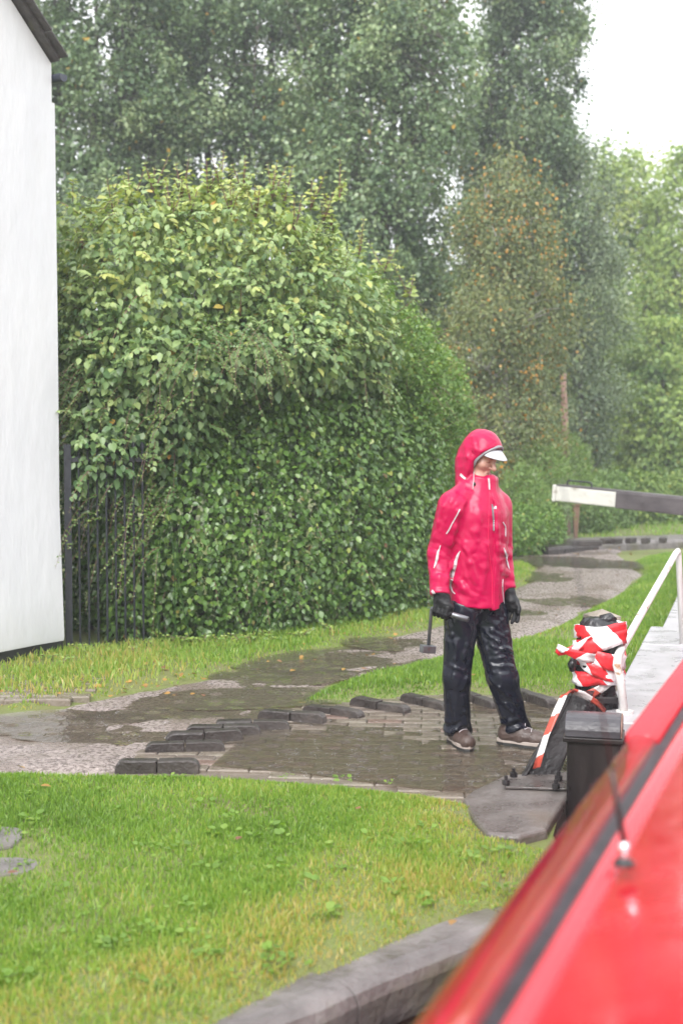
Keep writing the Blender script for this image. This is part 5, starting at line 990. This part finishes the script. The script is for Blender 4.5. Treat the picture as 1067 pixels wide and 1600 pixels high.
_o = np.argsort(TZ); _zz = np.linspace(TZ.min() - .1, TZ.max() + .1, 400); _ker = np.exp(-np.linspace(-2, 2, 45) ** 2); _ker /= _ker.sum()
_sm = lambda A: np.convolve(np.pad(np.interp(_zz, TZ[_o], np.array(A)[_o]), 22, mode='edge'), _ker, mode='valid')
_A, _B, _X = _sm(TA), _sm(TB), _sm(TX)
def f_torso(p):
    z = p[..., 2]; a = np.interp(z, _zz, _A); b = np.interp(z, _zz, _B); cx_ = np.interp(z, _zz, _X)
    x = p[..., 0] - cx_; y = p[..., 1]; u = x * Lv[0] + y * Lv[1]; v = x * Fv[0] + y * Fv[1]
    k = np.sqrt((u / a) ** 2 + (v / b) ** 2); d = (k - 1) * np.minimum(a, b) * 0.9; d = smax(d, z - zt(746), .01); return smax(d, zt(946) + 0.006 * np.sin(u * 30) - z, .008)
hood_c = (0, -.012, .022)
def f_hood(p):
    q = (p - HC.astype(np.float32)) @ HR.T.astype(np.float32); g = folds(p, .004, 5, ((22, 10, 30, .7), (-12, 20, 18, .5)))
    o = sd_ell(q, (0, -.008, .022), (.106, .108, .112)); o = smin(o, sd_ell(q, (0, -.006, -.055), (.096, .095, .10)), .05); o = smin(o, sd_ell(q, (0, .050, .052), (.086, .062, .046)), .03); o = smin(o, sd_cone(p, hp(0, -.005, -.05), pl(744, 764, .02), .090, .090), .03); o = smin(o, sd_cone(p, hp(0, -.014, -.055), pl(740, 778, .01), .092, .106), .04); o = smin(o, sd_ell(q, (0, .0, .085), (.075, .085, .058)), .03) - g
    # opening: tilted cut, lower edge sweeps back to the collar
    x, v, w = q[..., 0], q[..., 1], q[..., 2]
    inn = sd_ell(q, (0, -.004, .014), (.092, .098, .098)); inn = smin(inn, sd_ell(q, (0, .055, -.030), (.072, .10, .095)), .03); inn = smin(inn, sd_ell(q, (0, .06, .042), (.076, .075, .038)), .02)
    cut = v - (.062 + .034 * np.clip(w / .09, -.2, 1) - 2.2 * x * x); cut = np.where(w < -.130, -1.0, cut)
    return smax(smax(o, cut, .006), -inn, .004)
def f_jacket(p):
    t = f_torso(p) - folds(p, .002, 1, ((14, 6, 18, .5), (38, 10, -14, .5), (-30, 40, 12, .45), (16, -18, 60, .25)))
    gs = folds(p, .003, 2, ((26, 14, 62, .6), (-40, 18, 40, .5), (20, 60, 30, .3))) * (0.35 + 0.65 * np.clip((zt(815) - p[..., 2]) / .12, 0, 1))
    r = smin(sd_cone(p, shR, elR, .080, .066), sd_cone(p, elR, wrR, .066, .053), .02) - gs; l = smin(sd_cone(p, shL, elL, .074, .060), sd_cone(p, elL, wrL, .060, .049), .02) - gs
    for w, e in ((wrR, elR), (wrL, elL)): ax = (w - e) / np.linalg.norm(w - e); cutp = (p - w.astype(np.float32)) @ ax.astype(np.float32) - 0.004; (r, l) = (smax(r, cutp, .008), l) if w is wrR else (r, smax(l, cutp, .008))
    d = smin(t, r, .03); d = smin(d, l, .03); d = smin(d, sd_cone(p, pl(736, 757, -.02), pl(708, 784, -.09), .052, .060), .03); d = smin(d, sd_cone(p, pl(756, 757, .03), pl(777, 784, .09), .052, .058), .03)
    # collar, hood skirt and storm flap
    q = (p - HC.astype(np.float32)) @ HR.T.astype(np.float32); u = p[..., 0] * Lv[0] + p[..., 1] * Lv[1]; v = p[..., 0] * Fv[0] + p[..., 1] * Fv[1]
    flap = np.maximum(np.abs(u - .012) - .022, f_torso(p) - .014); flap = np.maximum(flap, -v); d = smin(d, flap, .006)
    col = smax(sd_cone(p, pl(748, 775), pl(752, 750), .098, .090), p[..., 2] - (zt(739) - .30 * np.clip(v, -.02, 1)), .008); d = smin(d, col, .02)
    d = smin(d, f_hood(p), .014); cav = sd_ell(q, (0, .030, -.030), (.066, .090, .092)); return smax(d, -cav, .004)
CREASE = []; CAMP = [0.009, 0.011]
def add_creases(fn, lo, hi, lines, h=0.009, amp=0.010, w=0.012):
    """lines drawn on the coarse garment become soft pull folds of its surface"""
    W, Q = surfnet(fn, lo, hi, h); b = BVHTree.FromPolygons([tuple(v) for v in W], [tuple(int(i) for i in f) for f in Q]); o0 = Vector((0, 0, CAMZ)) - PO; segs = []
    for (x0, y0, x1, y1, *k) in lines:
        A = b.ray_cast(o0, ray(x0, y0).normalized())[0]; Mi = b.ray_cast(o0, ray((x0 + x1) / 2, (y0 + y1) / 2).normalized())[0]; B = b.ray_cast(o0, ray(x1, y1).normalized())[0]
        s_ = k[0] if k else 1.0
        if A and Mi: segs.append((np.array(A), np.array(Mi), s_))
        if B and Mi: segs.append((np.array(Mi), np.array(B), s_))
    def f(p):
        d = fn(p); m = np.abs(d) < 0.05; q = p[m]; g = np.zeros(len(q), np.float32)
        for a, c, s_ in segs:
            e = np.maximum(sd_cone(q, a, c, 0.0, 0.0), 0); wv = w * (0.75 + 0.25 * s_); g += amp * s_ * (np.exp(-(e / wv) ** 2) - 0.55 * np.exp(-((e - 1.9 * wv) / wv) ** 2))
        d[m] -= np.clip(g, -0.0035, 0.012); return d
    return f
JL = [(672, 848, 700, 862), (668, 868, 698, 880), (672, 893, 701, 903, .8), (676, 914, 699, 910, .8), (702, 795, 688, 830, .8), (690, 792, 676, 838, .7), (717, 800, 706, 850), (712, 845, 737, 870, .8), (726, 855, 746, 905, .8), (741, 868, 758, 902, .7), (706, 892, 738, 930, .8), (716, 922, 758, 936, .7), (746, 790, 756, 842, .6), (736, 830, 756, 862, .7), (778, 850, 797, 858, .9), (780, 876, 800, 870, .9), (783, 893, 801, 905, .8), (782, 915, 803, 912, .8), (773, 845, 784, 880, .7), (772, 890, 783, 925, .6), (726, 690, 731, 738, .6), (737, 682, 742, 705, .7), (722, 712, 728, 744, .6), (755, 678, 775, 690, .6), (712, 770, 696, 800, .7), (728, 765, 714, 788, .8), (768, 775, 783, 800, .7), (664, 880, 690, 890, .5), (742, 905, 752, 940, .6), (722, 880, 735, 925, .5), (756, 848, 760, 880, .5), (690, 850, 684, 880, .6)]
jlo, jhi = (-.34, -.34, zt(952)), (.36, .34, zt(662))
JB = [(717, 800, 704, 852), (726, 850, 742, 910, .7), (712, 868, 700, 900, .8), (690, 792, 676, 842, .7), (670, 862, 700, 872), (674, 900, 700, 906, .8), (750, 800, 738, 860, .6), (762, 850, 752, 925, .6), (778, 858, 798, 866, .9), (783, 890, 800, 898, .8), (708, 905, 742, 935, .7), (726, 690, 732, 735, .5), (772, 800, 778, 850, .7), (730, 770, 720, 800, .6)]
f_jacket2 = add_creases(add_creases(f_jacket, jlo, jhi, JB, amp=0.0065, w=0.021), jlo, jhi, JL, amp=0.0020, w=0.010)
jk, JW, JQ = sdobj('jacket', f_jacket2, (-.34, -.34, zt(952)), (.36, .34, zt(662)), 0.0048, 'pink', person, smooth_it=3)
bvh = BVHTree.FromPolygons([tuple(v) for v in JW], [tuple(int(i) for i in f) for f in JQ])
camL = Vector((0, 0, CAMZ)) - PO
def hit(px, py, b=None):
    h = (b or bvh).ray_cast(camL, ray(px, py).normalized()); return (h[0], h[1]) if h[0] else (None, None)
def strip(name, pix, wpx, mat, parent=jk, n=14, lift=0.0025, b=None, thick=0.002):
    """narrow tape sewn on the jacket along a line"""
    pts = []; pix = np.array(pix, float); s = np.concatenate([[0], np.cumsum(np.linalg.norm(np.diff(pix[:, :2], axis=0), axis=1))])
    for t in np.linspace(0, s[-1], n):
        x = np.interp(t, s, pix[:, 0]); y = np.interp(t, s, pix[:, 1]); h, nn = hit(x, y, b)
        if h: pts.append((h + nn * lift, nn, np.interp(t, s, wpx if hasattr(wpx, '__len__') else [wpx] * len(s)) * 0.00346))
    if len(pts) < 3: return
    V = []; m = MB()
    for i, (h, nn, w) in enumerate(pts):
        t = (pts[min(i + 1, len(pts) - 1)][0] - pts[max(i - 1, 0)][0]).normalized(); sd = nn.cross(t).normalized() * (w / 2)
        V.append([h - sd - nn * 0.004, h - sd + nn * thick, h + sd + nn * thick, h + sd - nn * 0.004])
    m.loft(V); return m.build(name, M[mat], parent, smooth=False)
strip('pocket_zip', [(719, 861), (715, 868), (711, 880), (708, 895), (705, 908), (703, 920)], [1, 4, 5, 5.5, 5, 2], 'trim')
strip('pocket_pull', [(704, 915), (707, 924), (711, 928)], 1.6, 'trim', n=6)
strip('sleeve_piping', [(718, 796), (713, 806), (706, 818), (701, 828), (697, 834)], 1.8, 'trim')
strip('sleeve_tab', [(688, 852), (684, 864), (683, 871), (681, 880), (678, 888)], [1, 3, 4.5, 3.5, 1], 'trim')
strip('sleeve_tab', [(786, 856), (790, 866), (791, 878), (795, 890)], [1, 4, 5, 1], 'trim')
strip('sleeve_piping', [(785, 816), (789, 823), (789, 838)], 1.8, 'trim', n=8)
strip('chest_zip', [(768, 788), (769.5, 800), (770.5, 815), (771, 829)], 2.4, 'zip')
strip('zip_pull', [(771, 812), (771.5, 828)], 1.2, 'trim', n=6)
strip('collar_zip', [(763.5, 748), (764, 756), (764.5, 765)], 2.4, 'trim', n=8)
strip('front_seam', [(764, 768), (763, 800), (762, 850), (768, 900), (769, 944)], 1.4, 'pinkdark', n=24, lift=0.001)
strip('shoulder_tab', [(719.5, 741), (722, 744), (727, 748)], 3.6, 'trim', n=7, lift=0.004)
strip('chest_logo', [(772, 793), (775, 793.5)], 5, 'trim', n=4)
strip('hem_cord', [(785, 905), (784, 915), (785, 930), (787, 945)], 1.0, 'trim', n=8)
strip('cuff_tab', [(675, 923), (678, 927)], 4, 'trim', n=5); strip('cuff_tab', [(801, 922), (804, 921)], 4, 'trim', n=5)
# hood rim band and drawcords
hb = []
for a in np.linspace(-2.2, 2.2, 41):
    x = .084 * math.sin(a); w = .004 + .092 * math.cos(a)
    v = .060 + .034 * max(-1, min(1, w / .09)) - 2.2 * x * x; hb.append((x, v, w))
mm = MB(); rings = []
for i, (x, v, w) in enumerate(hb):
    t = np.array(hb[min(i + 1, 40)]) - np.array(hb[max(i - 1, 0)]); r = np.array([x * 0.9, 0, w - .01]); r = r / (np.linalg.norm(r) + 1e-6); q = np.array([x, v, w])
    wid = .020 if abs(i - 20) < 9 else .009
    rings.append([Vector(hp(*(q + r * a_ + np.array([0, b_, 0])))) for a_, b_ in ((-.004, -wid), (.008, -wid), (.006, .010), (-.004, .010))])
mm.loft(rings); mm.build('hood_rim', M['hoodgrey'], jk, smooth=True, bevel=0.002)
h_, n_ = hit(739, 742)
def cord(pix, r=0.0022, dy=-0.01):
    pts = []
    for x, y in pix:
        h, nn = hit(x, y)
        if h: pts.append(h + Vector((0, dy, 0)))
    m = MB(); m.tube(pts, r, 6); m.build('drawcord', M['trim'], jk, smooth=True)
cord([(741, 732), (739.5, 738), (739.5, 750), (738.5, 758), (738, 765)])
for x, y in ((741, 735), (741, 756)):
    h, nn = hit(x, y); m = MB(); m.tube([h + Vector((0, -.006, .008)), h + Vector((0, -.008, -.008))], .0055, 8); m.build('cord_lock', M['black_plastic'], jk, smooth=True)
# --- cap peak
cap = empty('cap', PO, 'white peaked cap worn under the pink hood', 'cap')
rings = []
for j, t in enumerate(np.linspace(0, 1, 9)):
    row = []
    for a in np.linspace(-1.25, 1.25, 17):
        R = .074 + .060 * t * math.cos(a * 0.85) ** 0.8; x = (.074 + .006 * t) * math.sin(a); v = .020 + .072 * math.cos(a) + .070 * t * math.cos(a) ** 0.9; w = .079 - .022 * t - .14 * x * x / .074 - 0.010 * t * t
        row.append((x, v, w))
    rings.append(row)
V = [hp(*q) for r in rings for q in r] + [hp(q[0], q[1], q[2] - .004) for r in rings for q in r]; n1 = 9 * 17
fs = [[j * 17 + i, j * 17 + i + 1, (j + 1) * 17 + i + 1, (j + 1) * 17 + i] for j in range(8) for i in range(16)]; fs += [[q + n1 for q in f[::-1]] for f in fs]
bd_ = [i for i in range(17)] + [j * 17 + 16 for j in range(1, 9)] + [8 * 17 + i for i in range(15, -1, -1)] + [j * 17 for j in range(7, 0, -1)]
fs += [[bd_[i], bd_[i] + n1, bd_[(i + 1) % len(bd_)] + n1, bd_[(i + 1) % len(bd_)]] for i in range(len(bd_))]
mm = MB(); mm.add([Vector(v) for v in V], fs); mm.build('peak', M['capwhite'], cap, smooth=True)
mm = MB(); rr_ = []
for el in np.linspace(0.0, 1.45, 7): rr_.append([Vector(hp(.079 * math.cos(el) * math.sin(a), -.006 + .096 * math.cos(el) * math.cos(a), .058 + .045 * math.sin(el))) for a in np.linspace(0, 2 * math.pi, 24, endpoint=False)])
mm.loft(rr_); mm.build('crown', M['capnavy'], cap, smooth=True)
# --- trousers
def f_trousers(p):
    g = folds(p, .006, 7, ((24, 10, 16, .5), (-34, 20, 14, .5), (30, 24, 34, .3))); z = p[..., 2]
    low = np.clip((zt(1115) - z) / .1, 0, 1); g = g + low * .010 * np.sin(95 * z + 9 * p[..., 0] + 5 * np.sin(12 * p[..., 1] + 20 * p[..., 0]))
    r = smin(sd_cone(p, hipR, knR, .098, .073), sd_cone(p, knR, anR + [0, 0, -.02], .073, .071), .03); l = smin(sd_cone(p, hipL, knL, .108, .082), sd_cone(p, knL, anL + [.0, 0, -.02], .082, .072), .03)
    d = smin(r, l, .025); d = smin(d, sd_ell(p, pl(742, 930), (.145, .112, .125)), .04) - g
    return smax(d, (zt(1151) + .006 * np.sin(40 * p[..., 0]) - p[..., 2]), .006)
TL = [(700, 972, 712, 1012, .8), (736, 985, 724, 1030), (704, 1040, 726, 1050, .8), (738, 1040, 721, 1078, .9), (704, 1085, 711, 1130, .8), (723, 1088, 729, 1135), (691, 1138, 729, 1143, .8), (694, 1128, 726, 1124, .7), (746, 972, 792, 1000), (760, 990, 797, 1016), (770, 1010, 801, 1019), (772, 1031, 803, 1022), (770, 1040, 801, 1042, .9), (764, 1060, 795, 1090), (780, 1074, 806, 1100, .9), (790, 1100, 812, 1126), (794, 1126, 823, 1119), (791, 1139, 829, 1134), (750, 985, 770, 1050, .8), (714, 1000, 708, 1060, .7), (692, 1000, 697, 1090, .6), (765, 1075, 785, 1120, .7)]
tlo, thi = (-.30, -.28, zt(1156)), (.40, .30, zt(905))
f_trousers2 = add_creases(f_trousers, tlo, thi, TL, amp=0.0065, w=0.012)
sdobj('trousers', f_trousers2, tlo, thi, 0.0055, 'trouser', person, smooth_it=1)
# --- boots
def boot(c, ang, tag_):
    d = np.array([math.sin(ang), -math.cos(ang), 0]); s = np.array([math.cos(ang), math.sin(ang), 0]); c = np.array(c, float)
    B = lambda f, l, z: c + d * f * 1.1 + s * l * 1.15 + np.array([0, 0, z * 1.12])
    def f(p):
        q = sd_cone(p, B(-.055, 0, .055), B(.05, 0, .052), .046, .047); q = smin(q, sd_cone(p, B(.05, 0, .048), B(.145, .004, .042), .050, .041), .02)
        q = smin(q, sd_cone(p, B(-.03, 0, .06), B(-.02, 0, .20), .050, .053), .03); q = smin(q, sd_cone(p, B(.03, 0, .075), B(.0, 0, .14), .036, .042), .02)
        q = q - .0025 * np.sin(70 * (p @ d)) * (p[..., 2] < .12); return smax(q, .026 - p[..., 2], .006)
    lo = c + [-.24, -.24, 0.0]; hi = c + [.24, .24, .24]
    o, W_, Q_ = sdobj('boot', f, lo, hi, 0.005, 'bootleather', person)
    outl = [(-.098, 0), (-.09, .03), (-.05, .040), (.0, .036), (.06, .044), (.12, .042), (.165, .026), (.182, .004), (.168, -.022), (.12, -.038), (.06, -.042), (.0, -.035), (-.05, -.040), (-.09, -.03)]
    m = MB(); m.loft([[Vector(B(f_, l_, z)) for f_, l_ in outl] for z in (.016, .034)]); m.build('midsole', M['sole'], o, bevel=0.003)
    m = MB(); m.loft([[Vector(B(f_ * 1.01, l_ * 1.03, z)) for f_, l_ in outl] for z in (-.006, .015)]); m.build('outsole', M['soleblack'], o, bevel=0.002)
    bv = BVHTree.FromPolygons([tuple(v) for v in W_], [tuple(int(i) for i in f_) for f_ in Q_])
    for k in range(5):
        pts = []
        for l_ in np.linspace(-.022, .022, 7):
            h = bv.ray_cast(Vector(B(.085 - .018 * k + .008 * (1 if (k % 2) else -1) * l_ / .022, l_, .30)), Vector((0, 0, -1)))
            if h[0]: pts.append(h[0] + h[1] * .002)
        if len(pts) > 2: m = MB(); m.tube(pts, .0025, 5); m.build('lace', M['trim'], o, smooth=True)
bR = G(716, 1171); bL = G(806, 1172)
boot((bR.x - PO.x, bR.y - PO.y + .03, 0), math.radians(12), 'r'); boot((bL.x - PO.x, bL.y - PO.y + .02, 0), math.radians(58), 'l')
# --- windlass: L-shaped steel crank held in the right hand
hA = P(677, 951, PY - 0.14); hB = P(731, 968, PY - 0.24); sA = P(668, 1014, PY - 0.12)
wl = empty('windlass', sA, 'steel lock windlass with square socket and tubular handle held in the gloved hand', 'windlass'); wlo = Vector(sA)
mm = MB(wlo); mm.tube([hA, hA.lerp(hB, 0.5), hB], 0.0155, 14); ho = mm.build('handle', M['steel'], wl, smooth=True)
mm = MB(wlo); ax_ = (hB - hA).normalized(); mm.tube([hB + ax_ * 0.0005, hB + ax_ * 0.001], 0.011, 12); mm.build('handle_bore', M['soleblack'], wl)
mm = MB(wlo); bend = hA + (hA - hB).normalized() * 0.012; mm.tube([hA + (hB - hA) * 0.1, bend, bend + (sA - bend) * 0.08, sA + Vector((0.004, 0, 0.02))], 0.0095, 10); mm.build('shaft', M['steel'], wl, smooth=True)
mm = MB(wlo); mm.box(sA, (0.078, 0.05, 0.042), Matrix.Rotation(0.35, 3, 'Z') @ Matrix.Rotation(0.1, 3, 'Y')); mm.build('socket', M['steel'], wl, bevel=0.004)
mm = MB(wlo); mm.box(sA + Vector((-0.016, -0.027, 0)), (0.022, 0.006, 0.022), Matrix.Rotation(0.35, 3, 'Z')); mm.build('socket_eye', M['soleblack'], wl)
# --- gloves
ax = np.array(ax_); a0 = np.array(hA - PO) + ax * 0.055                # grip centre on the handle
toW = wrR - a0; toW = toW - ax * (toW @ ax); toW /= np.linalg.norm(toW); sdv = np.cross(ax, toW); sdv = sdv if sdv[1] < 0 else -sdv      # sdv: towards the camera
def f_gloveR(p):
    d = sd_cone(p, wrR + [0, 0, .012], a0 + toW * .052, .042, .038)
    d = smin(d, sd_cone(p, a0 + toW * .036 - ax * .034 + sdv * .006, a0 + toW * .036 + ax * .034 + sdv * .006, .027, .026), .02)      # knuckle row over the handle
    for k, o in enumerate((-.036, -.012, .012, .035)):                   # fingers close round the front of the handle
        b = a0 + ax * o; ln = (0.90, 1.0, 1.02, 0.95)[k]
        q1 = b + toW * .030 + sdv * .024; q2 = b + toW * (-.004) + sdv * .034 * ln; q3 = b - toW * .026 + sdv * .014; q4 = b - toW * .024 - sdv * .010
        f = np.minimum(np.minimum(sd_cone(p, q1, q2, .0125, .0115), sd_cone(p, q2, q3, .0115, .0108)), sd_cone(p, q3, q4, .0108, .0098)); d = smin(d, f, .006)
    t1 = a0 + toW * .030 + ax * .040 - sdv * .012; t2 = a0 + toW * .004 + ax * .050 + sdv * .012; t3 = a0 - toW * .010 + ax * .034 + sdv * .034
    d = smin(d, np.minimum(sd_cone(p, t1, t2, .0145, .0125), sd_cone(p, t2, t3, .0125, .0105)), .008)
    return d - .0015 * np.sin(120 * p[..., 2] + 40 * p[..., 0]) * (p[..., 2] > a0[2] + .04)
lo = np.minimum(a0, wrR) - .11; hi = np.maximum(a0, wrR) + .11
sdobj('glove', f_gloveR, lo, hi, 0.0036, 'glove', person)
pc = pl(799, 940, .06); fd = np.array([.10, -.10, -1.0]); fd /= np.linalg.norm(fd); across = Fv * 0.75 + np.array([0.5, -.2, 0]); across /= np.linalg.norm(across); pn = np.cross(across, fd); pn = pn if pn[0] < 0 else -pn   # palm faces the thigh
def f_gloveL(p):
    d = sd_cone(p, wrL + [0, 0, .012], pc, .036, .034)
    d = smin(d, sd_cone(p, pc - across * .024 + fd * .03, pc + across * .024 + fd * .03, .021, .021), .02); d = smin(d, sd_cone(p, pc, pc + fd * .03, .034, .026), .02)
    for k, o in enumerate((-.034, -.0115, .0115, .033)):
        b = pc + fd * .036 + across * o; L_ = (.060, .072, .078, .070)[k]; c1 = .010 + .006 * (3 - k)
        q1 = b + fd * L_ * .45 + pn * c1 * .4 + across * o * .10; q2 = q1 + fd * L_ * .33 + pn * c1 * 1.1; q3 = q2 + fd * L_ * .20 + pn * c1 * 1.2
        f = np.minimum(np.minimum(sd_cone(p, b, q1, .0130, .0118), sd_cone(p, q1, q2, .0118, .0108)), sd_cone(p, q2, q3, .0108, .0096)); d = smin(d, f, .004)
    t1 = pc + across * .026 - fd * .006; t2 = pc + across * .050 + fd * .028 + pn * .012; t3 = t2 + fd * .034 + pn * .010 - across * .004
    d = smin(d, np.minimum(sd_cone(p, t1, t2, .016, .0130), sd_cone(p, t2, t3, .0130, .0108)), .008)
    return d - .0015 * np.sin(120 * p[..., 2])
lo = np.minimum(pc, wrL) - [.11, .11, .19]; hi = np.maximum(pc, wrL) + .10
sdobj('glove', f_gloveL, lo, hi, 0.0036, 'glove', person)
# ================================================================== rain-laden air
hz = MB(); hz.box((10, 38, 8.0), (330, 206, 22.0)); m_, t_, o_ = nodes('haze'); pv = t_.nodes.new('ShaderNodeVolumePrincipled')
pv.inputs['Color'].default_value = (0.93, 0.96, 1.0, 1); pv.inputs['Density'].default_value = 0.0030; pv.inputs['Anisotropy'].default_value = 0.2
t_.links.new(pv.outputs[0], o_.inputs['Volume']); hzo = hz.build('haze', m_, kind='stuff'); hzo['label'] = 'rain laden misty air around the whole place'
